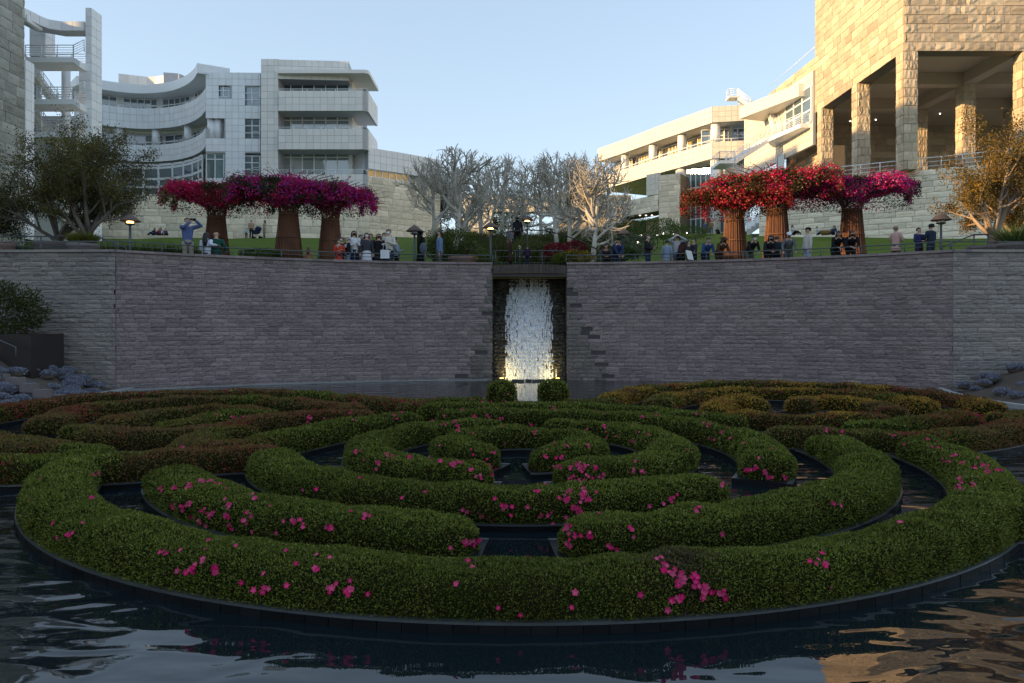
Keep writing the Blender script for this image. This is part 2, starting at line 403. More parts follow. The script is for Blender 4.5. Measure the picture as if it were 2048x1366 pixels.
def railing(parent, pts, h=1.0, bars=3, post=1.2, r=.03, mat=None, name='railing'):
    """3-D polyline of a guard rail as one part with posts and bars"""
    mat = mat or M['white']; mb = MB(); pts = [Vector(p) for p in pts]
    for k in range(bars):
        z = h*(k+1)/bars
        mb.tube([p+Vector((0, 0, z)) for p in pts], r if k == bars-1 else r*.6, 5)
    for a, b in zip(pts, pts[1:]):
        n = max(1, round((b-a).length/post))
        for i in range(n+1):
            p = a.lerp(b, i/n); mb.tube([p, p+Vector((0, 0, h))], r, 5)
    return mb.build(name, mat, parent)

# ------------------------------------------------------------------ foliage
def unit(v): return v/np.maximum(np.linalg.norm(v, axis=1, keepdims=True), 1e-9)
def leaves(name, P, N, L, W, cols, parent, mat=None, spread=.8, kind='stuff', up=0.):
    """rhombic leaves at points P around directions N with one colour each"""
    n = len(P)
    if not n: return None
    d = unit(N+rng.normal(0, spread, (n, 3))+np.array([0, 0, up])); s = unit(np.cross(d, rng.normal(0, 1, (n, 3))))
    L = np.broadcast_to(np.asarray(L, float), (n,))[:, None]*rng.uniform(.7, 1.25, (n, 1)); W = np.broadcast_to(np.asarray(W, float), (n,))[:, None]*rng.uniform(.8, 1.2, (n, 1))
    up_ = np.cross(d, s)
    A = P; B = P+d*L*.5+s*W*.5+up_*W*.12; C = P+d*L; D = P+d*L*.5-s*W*.5+up_*W*.12
    V = np.stack([A, B, C, D], 1).reshape(-1, 3)-np.array(wl(parent))
    Fq = np.arange(4*n).reshape(n, 4); c4 = np.repeat(np.c_[cols, np.ones(n)], 4, 0)
    return link(name, np_mesh(name, V, Fq, mat or M['leaf'], cols=c4), parent, kind=kind)
def sample_tris(V, T, dens):
    a, b, c = V[T[:, 0]], V[T[:, 1]], V[T[:, 2]]; cr = np.cross(b-a, c-a); ar = np.linalg.norm(cr, axis=1)/2
    d = np.broadcast_to(np.asarray(dens, float), ar.shape); k = rng.poisson(ar*d)
    i = np.repeat(np.arange(len(T)), k); r1 = np.sqrt(rng.random(len(i)))[:, None]; r2 = rng.random(len(i))[:, None]
    P = a[i]*(1-r1)+b[i]*r1*(1-r2)+c[i]*r1*r2
    return P, unit(cr[i])
def pal(n, choices, w=None, var=.25):
    c = np.array(choices, float); w = np.array(w, float) if w is not None else np.ones(len(c)); i = rng.choice(len(c), n, p=w/w.sum())
    return np.clip(c[i]*rng.uniform(1-var, 1+var, (n, 1))*rng.uniform(.93, 1.07, (n, 3)), 0, 1)
_lat = rng.random((64, 64, 64))
def vnoise(P, s):
    """cheap smooth value noise, 0..1"""
    q = np.asarray(P)*s; i = np.floor(q).astype(int); f = q-i; f = f*f*(3-2*f); r = 0
    for dx in (0, 1):
        for dy in (0, 1):
            for dz in (0, 1):
                w = (f[:, 0] if dx else 1-f[:, 0])*(f[:, 1] if dy else 1-f[:, 1])*(f[:, 2] if dz else 1-f[:, 2])
                r = r+w*_lat[(i[:, 0]+dx) % 64, (i[:, 1]+dy) % 64, (i[:, 2]+dz) % 64]
    return r

# ================================================================== THE SETTING
WC, WR, WT = (0.73, 9.0), 21.8, 4.90               # centre and radius of the curved wall, height of its top
def wall_y(x):
    return WC[1]+math.sqrt(max(WR*WR-(x-WC[0])**2, 1))
XL, XR = -13.5, 15.0
def wy(x): return wall_y(x) if XL < x < XR else 25.5
def lawn_z(x, y):
    t = max(0., y-32.5); z = 4.32+.178*t-.0005*t*t
    if y > 125: z = 4.32+.178*92.5-.0005*92.5**2
    return z+.35*min(1, max(0, (x-12)/10))*min(1, t/20)
tag(MB().box(-4000, 4000, -3000, 6000, -2.2, -1.2).build('ground', M['grassland'], loc=(0, 0, -1.2)), kind='structure')
# lawn sheet, from behind the wall up to the terraces
xs = np.r_[-160, -110, np.linspace(-80, 80, 81), 110, 160]; ts = np.r_[0.35, 1.0, 2.0, 3.0, 4.5, np.linspace(6, 60, 28), 70, 80, 95, 120, 160]
V = []; 
for t in ts:
    for x in xs:
        y = wy(x)+t; V.append((x, y, lawn_z(x, y)+(.05*math.sin(x*.7)+.04*math.sin(y*.9+x*.3) if t > 4 else 0)))
nx = len(xs); Fq = np.array([(j*nx+i, j*nx+i+1, (j+1)*nx+i+1, (j+1)*nx+i) for j in range(len(ts)-1) for i in range(nx-1)])
tag(link('lawn', np_mesh('lawn', np.array(V), Fq, M['grass'], True)), kind='structure')
# promenade behind the parapet
px_ = np.linspace(-40, 40, 81); V = []
for t in (.36, 2.1):
    for x in px_: V.append((x, wy(x)+t, 4.332))
n_ = len(px_); Fq = np.array([(i, i+1, n_+i+1, n_+i) for i in range(n_-1)])
tag(link('promenade', np_mesh('promenade', np.array(V), Fq, M['path'])), kind='structure')
# pool
WZ = .084                                           # water level
tag(MB().box(-24, 24, -16, 33.0, -.6, WZ).build('pool_water', M['water'], loc=(0, 0, WZ)), kind='structure')

# unseen ridge added left of and behind the camera, shaped to shade the garden
def shade_hill(name, ridge, foot, mat):
    V = []; Fc = []; n = len(ridge)
    for (x, y, z) in ridge:
        for k in range(7):
            t = k/6; w = math.sin(t*math.pi)**1.3
            V.append((x+(t-.5)*foot, y, -1.15+(z+1.15)*w+(.6*math.sin(x*.3+y*.21+k) if 0 < k < 6 else 0)))
    for j in range(n-1):
        for k in range(6): a = j*7+k; Fc.append((a, a+1, a+8, a+7))
    tag(link(name, np_mesh(name, np.array(V), np.array(Fc), mat, True)), kind='structure')
shade_hill('shade_hill', [(-52, -70, 15), (-50, -40, 17.5), (-47, -15, 18), (-46, 2, 18.8), (-46, 13, 18.8), (-46, 17, 17.3), (-46, 21, 17.3), (-46, 24.5, 17.2), (-46.5, 27, 17.2), (-48, 32, 8), (-50, 36, 0)], 42, M['grassland'])

# ---------------------------------------------------------------- split-faced retaining wall
def arc_path(x0, x1, n=40): return [(x0+(x1-x0)*i/n, wall_y(x0+(x1-x0)*i/n)) for i in range(n+1)]
CXL, CXR = -.80, 2.24
ROW = 30; CH = (WT-.10)/ROW
def build_wall(label, path, mw, mats, wet=None, group='retaining walls round the pool', core=None):
    m0 = path[len(path)//2]; t = thing('retaining_wall', label, 'wall', (m0[0], m0[1], 0), group)
    MB().strip(core or path, -.6, WT-.03, .55).build('wall_core', M['joint'], t)
    cells = cells_on(path, .0, WT-.10, mw, CH, vary=.35)
    a = [c for c in cells if not (wet and wet(c))]; b = [c for c in cells if wet and wet(c)]
    clad(t, 'block', mats[0], a, .05, .010, 300, 1, jitter=.25, minpx=7, restname='far_blocks')
    if b: clad(t, 'block', mats[1], b, .055, .010, 120, 1, jitter=.25, minpx=7, restname='far_blocks')
    cop = cells_on(path, WT-.10, WT, mw*1.6, .10, vary=.15)
    clad(t, 'coping_stone', mats[0], [((c[0][0]-c[3][0]*.56, c[0][1]-c[3][1]*.56, c[0][2]), c[1], c[2], c[3], c[4], c[5]) for c in cop], .66, .012, 80, 0, minpx=3)
    return t
def wetL(c):
    d = CXL-c[0][0]; return d < .35 or c[0][2] < 3.6-d*2.6+random.uniform(-.9, .9)
def wetR(c):
    d = c[0][0]-CXR; return d < .0 or c[0][2] < 3.6-d*2.6+random.uniform(-.5, .5)
build_wall('curved dark stone block wall left of the waterfall', arc_path(XL, CXL), .44, (M['block'], M['block_damp']), wetL)
build_wall('curved dark stone block wall right of the waterfall', arc_path(CXR, XR), .44, (M['block'], M['block_damp']), wetR)
build_wall('straight stone block wall at the far left above the planted bank', [(-30, 26.2), (XL+.04, 25.46)], .62, (M['block_wing'], None), core=[(-30, 26.2), (XL-.2, 25.47)])
build_wall('straight grey stone block wall at the far right corner above the bank', [(XR-.04, 25.46), (31, 26.2)], .62, (M['block_wing'], None), core=[(XR+.2, 25.47), (31, 26.2)])
# pale foot kerb along the water
kp = [(x, wall_y(x)-.22) for x in np.linspace(XL+.2, CXL-.2, 24)]
t = tag(MB().strip(kp, -.3, .105, .10).build('pool_kerb', M['kerb_pale']), 'thin pale stone kerb along the foot of the left curved wall', 'kerb')

# ---------------------------------------------------------------- waterfall
wf = thing('waterfall', 'white stepped waterfall running down a dark stone chute under the footbridge', 'waterfall', (.72, 31.2, 0))
mb = MB(); mb.box(CXL-.5, CXL-.02, 31.35, 34.5, -.6, WT-.12); mb.box(CXR+.02, CXR+.5, 31.35, 34.5, -.6, WT-.12); mb.box(CXL-.02, CXR+.02, 33.2, 34.5, -.6, 4.5)
mb.build('chute_walls', M['block_wet'], wf)
NL = 27; LH = 4.42/NL; cells = []; YB, YS = 31.15, .052
def ledge_y(j): return YB+j*YS
for j in range(NL):
    y = ledge_y(j); x = CXL-.015-random.uniform(0, .3)
    while x < CXR:
        w = random.uniform(.4, .62); a, b = max(x, CXL-.015), min(x+w, CXR+.015); x += w
        if b-a > .05: cells.append(((a, y+.12, j*LH), (1, 0, 0), (0, 0, 1), (0, -1, 0), b-a, LH))
clad(wf, 'ledge_stone', M['block_wet'], cells, .15, .01, 300, 1, jitter=.15, minpx=6)
MB().box(CXL-.015, CXR+.015, YB+.12, 33.1, -.5, .2).build('chute_bed', M['block_wet'], wf)
mb = MB()
for j in range(1, NL): mb.box(CXL-.015, CXR+.015, ledge_y(j)+.11, 33.19, j*LH-.02, (j+1)*LH-.02)
mb.build('chute_core', M['block_wet'], wf)
mb = MB(); mb.box(.72-.66, .72+.66, 32.2, 34.3, 4.425, 4.46); mb.build('weir_lip', M['concrete'], wf)
Vw = []; Fw = []
def ribbon(x, w, y0, z0, y1, z1, bow):
    b = len(Vw)
    for k in range(4):
        s = k/3; y = y0+(y1-y0)*s-bow*math.sin(s*math.pi)*1.0-.01; z = z0+(z1-z0)*s*s**.3; ww = w*(1+.35*s)
        Vw.append((x-ww/2, y, z)); Vw.append((x+ww/2, y-.004, z))
    for k in range(3): Fw.append((b+2*k, b+2*k+1, b+2*k+3, b+2*k+2))
for j in range(NL, 0, -1):
    f = 1-j/NL; hw = .80+.17*min(1, f/.3); top = j >= NL-1; nR = 22 if j >= NL-2 else 165
    for k in range(nR):
        u = random.gauss(0, .60)
        if abs(u) > 1: u = random.uniform(-1, 1)
        if random.random() < .05: u *= 1.15
        u += .05*math.sin(u*11+j*2.4)
        x = .72+u*hw; w = random.choice([.010, .014, .018, .025, .035])
        ys = ledge_y(j)-.05 if j < NL else ledge_y(NL-1)-.04
        drop = LH*random.choice([1, 1.6, 2, .7]) if not top else LH*random.choice([2, 3, 3.3])
        ribbon(x, w, ys-.03, j*LH+.015, ys-.085-random.uniform(0, .05), max(j*LH-drop, .01), random.uniform(.0, .03))
    # broken foam line along the edge
    if j < NL:
        x = .72-hw
        while x < .72+hw:
            w = random.uniform(.02, .10)
            if random.random() < .6: ribbon(x+w/2, w, ledge_y(j)-.02, j*LH+.04, ledge_y(j)-.075, j*LH-.02, .01)
            x += w+random.uniform(.01, .06)
Vw = np.array(Vw)-np.array(wl(wf))
link('falling_water', np_mesh('falling_water', Vw, np.array(Fw), M['fall']), wf, kind='stuff')
# warm lamps in the water at the foot of the fall
for x, side in ((-.42, 'left'), (1.86, 'right')):
    t = thing('waterfall_lamp', 'small warm floodlight in the water at the %s foot of the waterfall' % side, 'lamp', (x, 30.55, .06), 'lamps at the foot of the waterfall')
    mb = MB(); mb.lathe([(.05, -.1), (.09, .0), (.1, .08), (.085, .09)], (x, 30.55, .07), 12); mb.build('housing', M['darkmetal'], t)
    mb = MB(); mb.lathe([(.08, .088), (.075, .1), (.02, .102)], (x, 30.55, .07), 12); mb.build('lens', M['lampglow'], t)
    ld = bpy.data.lights.new('waterfall_light', 'SPOT'); ld.energy = 15; ld.color = (1., .74, .26); ld.spot_size = math.radians(120); ld.spot_blend = .8; ld.shadow_soft_size = .08
    lo = bpy.data.objects.new('light_source', ld); COL.objects.link(lo); lo.parent = t; lo.location = (0, -.02, .16)
    lo.rotation_euler = Vector((-(.72-x)*.55, -.75, -.35)).to_track_quat('Z', 'Y').to_euler()
for k, (px, dy) in enumerate(((1030, 0), (1042, -.18), (1057, 0), (1071, -.2), (1083, 0))):
    y = 30.0+dy; x = X(px, y)
    tag(MB().obox((x-.13, y-.1, -.2), (.26, random.uniform(-.03, .03), 0), (0, .2, 0), (0, 0, .36)).build('stepping_stone', M['block_wet']),
        'dark square stepping stone in the stream, %s from the left of five' % ['first', 'second', 'third', 'fourth', 'fifth'][k], 'stone', 'stepping stones below the waterfall')

# ---------------------------------------------------------------- footbridge of dark planks over the fall
fb = thing('footbridge', 'dark plank footbridge spanning the gap above the waterfall', 'bridge', (.72, 31.2, 4.4))
n = 25; bw = (CXR-CXL-.1)/n
for i in range(n):
    x0 = CXL+.05+i*bw; cam_ = .05*math.sin(math.pi*(i+.5)/n)
    mb = MB(); mb.obox((x0+.005, 30.58, 4.42+cam_*.4), (bw-.012, 0, 0), (0, .05, 0), (0, 0, .34+cam_*.6)); mb.obox((x0+.005, 30.63, 4.70+cam_), (bw-.012, 0, 0), (0, 1.75, 0), (0, 0, .06))
    mb.build('plank', M['wood'], fb)
mb = MB(); mb.box(CXL+.02, CXR-.02, 30.66, 30.76, 4.30, 4.68); mb.box(CXL+.02, CXR-.02, 32.1, 32.2, 4.36, 4.68); mb.build('steel_beam', M['darkmetal'], fb)
for zz, rr in ((.78, .022), (.52, .012), (.26, .012)):
    MB().tube([(CXL+.02, 32.3, 4.75+zz), (CXR-.02, 32.3, 4.75+zz)], rr, 6).build('hand_rail', M['rail'], fb)
for x in (CXL+.1, .15, 1.3, CXR-.1): MB().tube([(x, 32.3, 4.73), (x, 32.3, 5.53)], .02, 6).build('rail_post', M['rail'], fb)
pts = [(X(px, 35), 35, Z(py, 35)) for px, py in ((918, 500), (950, 486), (985, 472), (1020, 463), (1055, 459.5), (1090, 461.5), (1125, 469), (1160, 482), (1195, 499))]
ar = thing('arched_handrail', 'thin dark arched handrail curving over the planting behind the footbridge', 'handrail', (X(1055, 35), 35, 4.8))
MB().tube(pts, .028, 6).build('arch_bar', M['darkmetal'], ar); MB().tube([(p[0], p[1], p[2]-.5) for p in pts[1:-1]], .010, 5).build('arch_wire', M['darkmetal'], ar)
for i in (1, 4, 7): MB().tube([(pts[i][0], 35, lawn_z(pts[i][0], 35)-.1), pts[i]], .016, 5).build('post', M['darkmetal'], ar)

# ---------------------------------------------------------------- guard rails on the wall tops
def guard(label, path, h=.30, wing=False, posts=1.35):
    m0 = path[len(path)//2]; t = thing('guard_rail', label, 'railing', (m0[0], m0[1], WT), 'guard rails along the wall top')
    P = [(p[0], p[1], WT+h) for p in path]
    MB().tube(P, .024, 6).build('top_rail', M['rail'], t)
    MB().tube([(p[0], p[1], WT+h*.52) for p in path], .012, 5).build('mid_rail', M['rail'], t)
    S = path_len(path); k = max(1, round(S[-1]/posts))
    for i in range(k+1):
        p = path_at(path, S[-1]*i/k, S); MB().tube([(p.x, p.y, WT-.05), (p.x, p.y, WT+h)], .022, 6).build('rail_post', M['rail'], t)
    return t
off = .2
guard('low grey steel rail on top of the left curved wall', [(x, wall_y(x)+off) for x in np.linspace(XL, CXL, 30)])
guard('low grey steel rail on top of the right curved wall', [(x, wall_y(x)+off) for x in np.linspace(CXR, XR, 30)])
guard('low grey steel rail on top of the far left straight wall', [(-28, 26.4), (XL-.1, 25.75)])
guard('low grey steel rail on top of the far right straight wall', [(XR+.1, 25.75), (28, 26.4)])
def stair_rail(label, pts):
    t = thing('stair_rail', label, 'railing', pts[0][:2]+(pts[0][2]-.9,), 'stair handrails behind the corners')
    MB().tube(pts, .026, 6).build('hand_rail', M['rail'], t); MB().tube([(p[0], p[1], p[2]-.42) for p in pts], .014, 5).build('mid_rail', M['rail'], t)
    for p in pts: MB().tube([(p[0], p[1], p[2]-.92), p], .024, 6).build('rail_post', M['rail'], t)
stair_rail('grey handrail sloping down behind the far left wall corner', [(X(a, 27.5), 27.5, Z(b, 27.5)) for a, b in ((-40, 474), (82, 473), (190, 471), (252, 496))])
stair_rail('grey handrail sloping down behind the far right wall corner', [(X(a, 27.5), 27.5, Z(b, 27.5)) for a, b in ((1885, 494), (1948, 469), (1976, 469))])
stair_rail('level grey handrail at the right edge above the far right wall', [(X(a, 27.3), 27.3, Z(b, 27.3)) for a, b in ((1998, 470), (2090, 471))])

# ================================================================== banks either side of the pool
def bank(name, shore, out, slope, n=9):
    """planted bank rising from a shoreline; out = direction away from the water"""
    V = []; S = catmull(shore, .5)
    for p in S:
        for k in range(n):
            d = k*.55; V.append((p.x+out*d, p.y+(0.12*d if False else 0), -.1+slope*d+.10*math.sin(p.y*2.1+k*1.7)*(k > 0)))
    m = len(S); Fq = np.array([(j*n+k, j*n+k+1, (j+1)*n+k+1, (j+1)*n+k) for j in range(m-1) for k in range(n-1)])
    return tag(link(name, np_mesh(name, np.array(V), Fq, M['soil'], True)), kind='structure')
SHL = [Vector((-13.0, 25.6)), Vector((-13.05, 23.5)), Vector((-13.3, 19.4)), Vector((-14.4, 15)), Vector((-17, 9))]
SHR = [Vector((14.6, 25.6)), Vector((13.9, 23.5)), Vector((13.6, 21.2)), Vector((14.0, 18.5)), Vector((15.5, 14)), Vector((18, 9))]
bank('bank_left', SHL, -1, .46); bank('bank_right', SHR, 1, .36)
def kerb_along(label, pts, off):
    P = [(p.x+off, p.y) for p in catmull(pts, .4)][::-1 if off < 0 else 1]
    if P[0][0] > P[-1][0]: P = P[::-1]
    return tag(MB().strip(P, -.3, .20, .22).build('pool_kerb', M['kerb_pale']), label, 'kerb', 'pool kerbs')
kerb_along('pale stone kerb at the foot of the left planted bank', SHL, .12); kerb_along('pale stone kerb at the foot of the right planted bank', SHR, -.12)
def succulents(side, spots):
    """grey-blue succulent cushions that run together into one ground cover"""
    PP = []; NN = []; mb = MB(); c0 = spots[0][0]
    t = thing('succulent_cover', 'grey blue succulent ground cover on the %s planted bank' % side, 'ground cover', c0); t['kind'] = 'stuff'
    for c, r in spots:
        n = int(2600*r); a = rng.uniform(0, 2*np.pi, n); q = np.sqrt(rng.random(n))
        PP.append(np.c_[c[0]+np.cos(a)*q*r, c[1]+np.sin(a)*q*r, c[2]+np.sqrt(np.maximum(1-q*q, 0))*r*.55]); NN.append(np.c_[np.cos(a)*q*.6, np.sin(a)*q*.6, np.ones(n)])
        mb.ball((c[0], c[1], c[2]-.02), (r*.92, r*.92, r*.48), 10, 6)
    mb.build('stem_mounds', M['soil'], t, kind='stuff'); P = np.vstack(PP)
    leaves('foliage', P, np.vstack(NN), .075, .04, pal(len(P), [(.25, .26, .33), (.18, .20, .25), (.34, .34, .42)], var=.35), t, spread=.5)
sp_ = []
for k in range(95):
    p = SHL[0].lerp(SHL[2], random.uniform(.02, 1)); d = random.uniform(.35, 3.9); r = random.uniform(.16, .32)
    if -p.x+d > 15.2 and p.y > 23: continue
    sp_.append(((p.x-d, p.y-.1 if p.y < 25 else 24.9, -.1+.46*d+.02), r))
succulents('left', sp_); sp_ = []
for k in range(46):
    p = Vector((13.9, 24.9)).lerp(Vector((13.7, 20.)), random.uniform(.0, 1)); d = random.uniform(.9, 4.0)
    sp_.append(((p.x+d, p.y, -.1+.36*d+.02), random.uniform(.13, .24)))
succulents('right', sp_)
for k, (px, py, d) in enumerate(((0, 745, 22), (30, 752, 21.6), (58, 764, 21.4), (84, 776, 21.3), (110, 786, 21.6))):
    x, z = X(px, d), Z(py, d)-.04; w = .2
    tag(MB().prism([(x-w, d-.12), (x+w, d-.16), (x+w*1.05, d+.15), (x-w*.9, d+.16)], z-.24, z).build('bank_stone', M['clay']),
        'brown stepping stone set in the left planted bank, %s from the bottom' % ['fifth', 'fourth', 'third', 'second', 'first'][k], 'stone', 'stones stepping down the left bank')
p = (X(2022, 22.5), 22.5, Z(797, 22.5)); tag(MB().prism([(p[0]-.3, 22.4), (p[0]+.3, 22.35), (p[0]+.32, 22.7), (p[0]-.28, 22.7)], p[2]-.2, p[2]).build('bank_stone', M['clay']), 'flat brown stone set in the right planted bank', 'stone')
# dark planter box with a shrub
pb = thing('planter_box', 'dark steel planter box on the left bank against the wall', 'planter', (-15.9, 23.6, .75))
mb = MB(); x1 = X(62, 23.2); mb.box(-17.6, x1, 23.2, 23.26, .7, 2.05); mb.box(x1-.06, x1, 23.26, 24.9, .7, 2.05); mb.box(-17.6, x1-.06, 24.84, 24.9, .7, 2.05); mb.build('side_panels', M['darkmetal'], pb)
MB().box(-17.54, x1-.06, 23.26, 24.84, .8, 1.96).build('soil', M['soil'], pb)
hr = thing('bank_handrail', 'thin bent grey handrail in front of the dark planter box', 'handrail', (X(28, 22.8), 22.8, .8))
MB().tube([(X(-30, 22.8), 22.8, Z(668, 22.8)), (X(0, 22.8), 22.8, Z(681, 22.8)), (X(31, 22.8), 22.8, Z(694, 22.8)), (X(32, 22.8), 22.8, Z(722, 22.8))], .022, 6).build('bar', M['rail'], hr)

def blob_leaves(c, r, n, shell=.55, flat_=0.):
    d = unit(rng.normal(0, 1, (n, 3))); q = shell+(1-shell)*rng.random((n, 1))**.6
    lump = .78+.5*vnoise(d*1.0+np.array(c)*.37+7, 2.3)[:, None]
    P = np.array(c)+d*q*lump*np.array(r)
    return P, d
def shrub(label, c, r, n, cols, L=.10, W=.05, name='shrub', w=None, var=.3, group=None, spread=.7, up=.3, stem=True, cat='shrub', core=True):
    """leafy bush standing on its base point c"""
    t = thing(name, label, cat, c, group); cc = (c[0], c[1], c[2]+r[2]*.95)
    P, N = blob_leaves(cc, r, n); ok = P[:, 2] > c[2]-.02; P, N = P[ok], N[ok]
    if stem:
        mb = MB()
        for k in range(5):
            a = random.uniform(0, 6.28); mb.tube([(c[0], c[1], c[2]-.05), (c[0]+math.cos(a)*r[0]*.2, c[1]+math.sin(a)*r[1]*.2, c[2]+r[2]*.6), (c[0]+math.cos(a)*r[0]*.5, c[1]+math.sin(a)*r[1]*.5, c[2]+r[2]*1.25)], [.03, .02, .01], 5)
        mb.build('stem', M['bark_grey'], t)
    leaves('foliage', P, N, L, W, pal(len(P), cols, w, var), t, spread=spread, up=up)
    return t
def tuft(label, c, r, h, n, cols, name='grass_tuft', group=None, W=.02, lean=.6, cat='plant'):
    """clump of long blades"""
    t = thing(name, label, cat, c, group); a = rng.uniform(0, 2*np.pi, n); q = np.sqrt(rng.random(n))
    P = np.c_[c[0]+np.cos(a)*q*r*.45, c[1]+np.sin(a)*q*r*.45, np.full(n, c[2]-.02)]
    N = np.c_[np.cos(a)*q*lean, np.sin(a)*q*lean, np.ones(n)]
    leaves('blades', P, N, h, W, pal(n, cols, var=.3), t, spread=.18)
    return t
GREEN = [(.045, .075, .022), (.06, .095, .03), (.035, .055, .02)]
OLIVE = [(.08, .095, .03), (.06, .07, .025), (.10, .10, .035)]
shrub('dark green bushy shrub growing in the planter box on the left bank', (-16.6, 24.0, 1.95), (1.6, .75, .85), 6500, [(.055, .07, .02), (.08, .085, .025), (.035, .048, .016)], .11, .045)

# ================================================================== the azalea maze
MC = (0.13, 12.4); KZ, HT = .16, .485
def arc(r, a0, a1, step=2.0):
    n = max(4, int(abs(a1-a0)/step)); return [Vector((MC[0]+r*math.cos(math.radians(a0+(a1-a0)*i/n)), MC[1]+r*math.sin(math.radians(a0+(a1-a0)*i/n)))) for i in range(n+1)]
def pxpath(pts, z=HT-.02, step=.15): return catmull([Vector(gp(px, py, z)[:2]) for px, py in pts], step)
G1, G2, G3 = (.122, .148, .021), (.172, .192, .034), (.062, .080, .014)
RD, BR, YL, MG = (.215, .080, .034), (.195, .118, .044), (.40, .24, .035), (.50, .012, .09)
HEDGES = []
def hedge(label, path, col, width=.76, kerbw=.80, dens=None, ht=HT, tiles=False, kerb=True, group='azalea hedges of the floating maze'):
    P = [Vector(p) for p in path]; n = len(P)
    S = path_len([tuple(p) for p in P]); T = S[-1]; mid = P[n//2]
    t = thing('azalea_hedge', label, 'hedge', (mid.x, mid.y, 0), group)
    dm = min(p.y for p in P if abs(p.x) < p.y*.72) if any(abs(p.x) < p.y*.72 for p in P) else mid.y
    # frames
    U = [(P[min(i+1, n-1)]-P[max(i-1, 0)]).normalized() for i in range(n)]
    # kerb: black tiled trough
    if kerb:
        mb = MB(); hw = kerbw/2; L_ = [P[i]+Vector((-U[i].y, U[i].x))*hw for i in range(n)]; R_ = [P[i]-Vector((-U[i].y, U[i].x))*hw for i in range(n)]
        L_ = [L_[0]-U[0]*.05]+L_[1:-1]+[L_[-1]+U[-1]*.05]; R_ = [R_[0]-U[0]*.05]+R_[1:-1]+[R_[-1]+U[-1]*.05]
        vs = []; fs = []
        for i in range(n): vs += [(L_[i].x, L_[i].y, -.3), (L_[i].x, L_[i].y, KZ), (R_[i].x, R_[i].y, KZ), (R_[i].x, R_[i].y, -.3)]
        for i in range(n-1):
            a = 4*i; fs += [(a, a+1, a+5, a+4), (a+1, a+2, a+6, a+5), (a+2, a+3, a+7, a+6)]
        fs += [(0, 3, 2, 1), (4*n-4, 4*n-3, 4*n-2, 4*n-1)]
        mb.add(vs, fs); kb = mb.build('kerb', M['kerb'], t)
        for side_, lab in ((1, L_), (-1, R_)):      # wet coping along both edges; its sky sheen is put into the grey
            mb = MB(); cv = []; cf = []
            for i in range(n):
                nn = Vector((-U[i].y, U[i].x))*side_; o_, q_ = lab[i]+nn*.012, lab[i]-nn*.06
                cv += [(o_.x, o_.y, KZ-.012), (o_.x, o_.y, KZ+.006), (q_.x, q_.y, KZ+.006), (q_.x, q_.y, KZ-.012)]
            for i in range(n-1):
                for e in range(4): cf.append((4*i+e, 4*i+(e+1) % 4, 4*i+4+(e+1) % 4, 4*i+4+e))
            cf += [(0, 3, 2, 1), (4*n-4, 4*n-3, 4*n-2, 4*n-1)]; mb.add(cv, cf); mb.build('coping', M['coping'], kb)
        if tiles:
            side = tiles; path2 = [tuple(p) for p in (R_ if side > 0 else L_)]
            cs = cells_on(path2, -.10, KZ-.012, .19, .20)
            cs = [((c[0][0]+c[3][0]*.001, c[0][1]+c[3][1]*.001, c[0][2]), c[1], c[2], c[3], c[4], c[5]) for c in cs]
            clad(kb, 'tile', M['kerb'], cs, .014, .006, 150, 0, minpx=6, jitter=.2)
    # clipped rounded body
    K = 15; prof = []
    for k in range(K):
        th = math.pi*k/(K-1); c_, s_ = math.cos(th), math.sin(th)
        prof.append((math.copysign(abs(c_)**.62, c_), max(s_, 0)**.52))
    V = np.zeros((n, K, 3)); H = ht-KZ
    for i in range(n):
        e = min(S[i], T-S[i]); f = 1. if e > .34 else math.sqrt(max(1-(1-e/.34)**2, 0.)); nn = Vector((-U[i].y, U[i].x))
        for k, (a, b) in enumerate(prof):
            q = P[i]+nn*(a*width/2*f); V[i, k] = (q.x, q.y, KZ-.012+b*H*(.55+.45*f))
    flatV = V.reshape(-1, 3); lump = vnoise(flatV, 2.2)-.5; fine = vnoise(flatV, 6.)-.5
    cen = np.repeat(np.array([(p.x, p.y, KZ+.05) for p in P]), K, 0); dirs = unit(flatV-cen); w_ = np.tile(np.clip([2.2*p[1] for p in prof], 0, 1), n)[:, None]
    flatV = flatV+dirs*(lump*.10+fine*.06)[:, None]*w_
    q = np.arange(n*K).reshape(n, K); Fq = np.stack([q[:-1, :-1], q[:-1, 1:], q[1:, 1:], q[1:, :-1]], -1).reshape(-1, 4)
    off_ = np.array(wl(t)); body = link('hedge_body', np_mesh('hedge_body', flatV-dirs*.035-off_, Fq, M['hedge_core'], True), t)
    T3 = np.vstack([Fq[:, [0, 1, 2]], Fq[:, [0, 2, 3]]])
    cy = flatV[T3].mean(1)[:, 1]; cx = flatV[T3].mean(1)[:, 0]
    vis = np.abs(cx) < cy*.86+.8
    near = np.clip(cy, 5.2, 26); dns = (1.0/(near*near))*2.5e5*vis+60*(~vis); dns = np.minimum(dns, 7600)
    LP, LN = sample_tris(flatV, T3, dns); sz = .0049*np.clip(LP[:, 1], 5.2, 26)**.86
    up_ = LN[:, 2]*0
    cols = col(LP, len(LP))
    leaves('foliage', LP, LN*.9, sz, sz*.52, cols, t, spread=.75, up=.25)
    HEDGES.append((t, flatV, T3, off_))
    return t
def green(P, n):
    c = pal(n, [G1, G2, G3, (.21, .225, .075)], [4, 3, 3, .7], .38)  # last tone scatters lighter leaves as painted highlights
    m = vnoise(P, .9)
    return c*(.75+.5*m)[:, None]
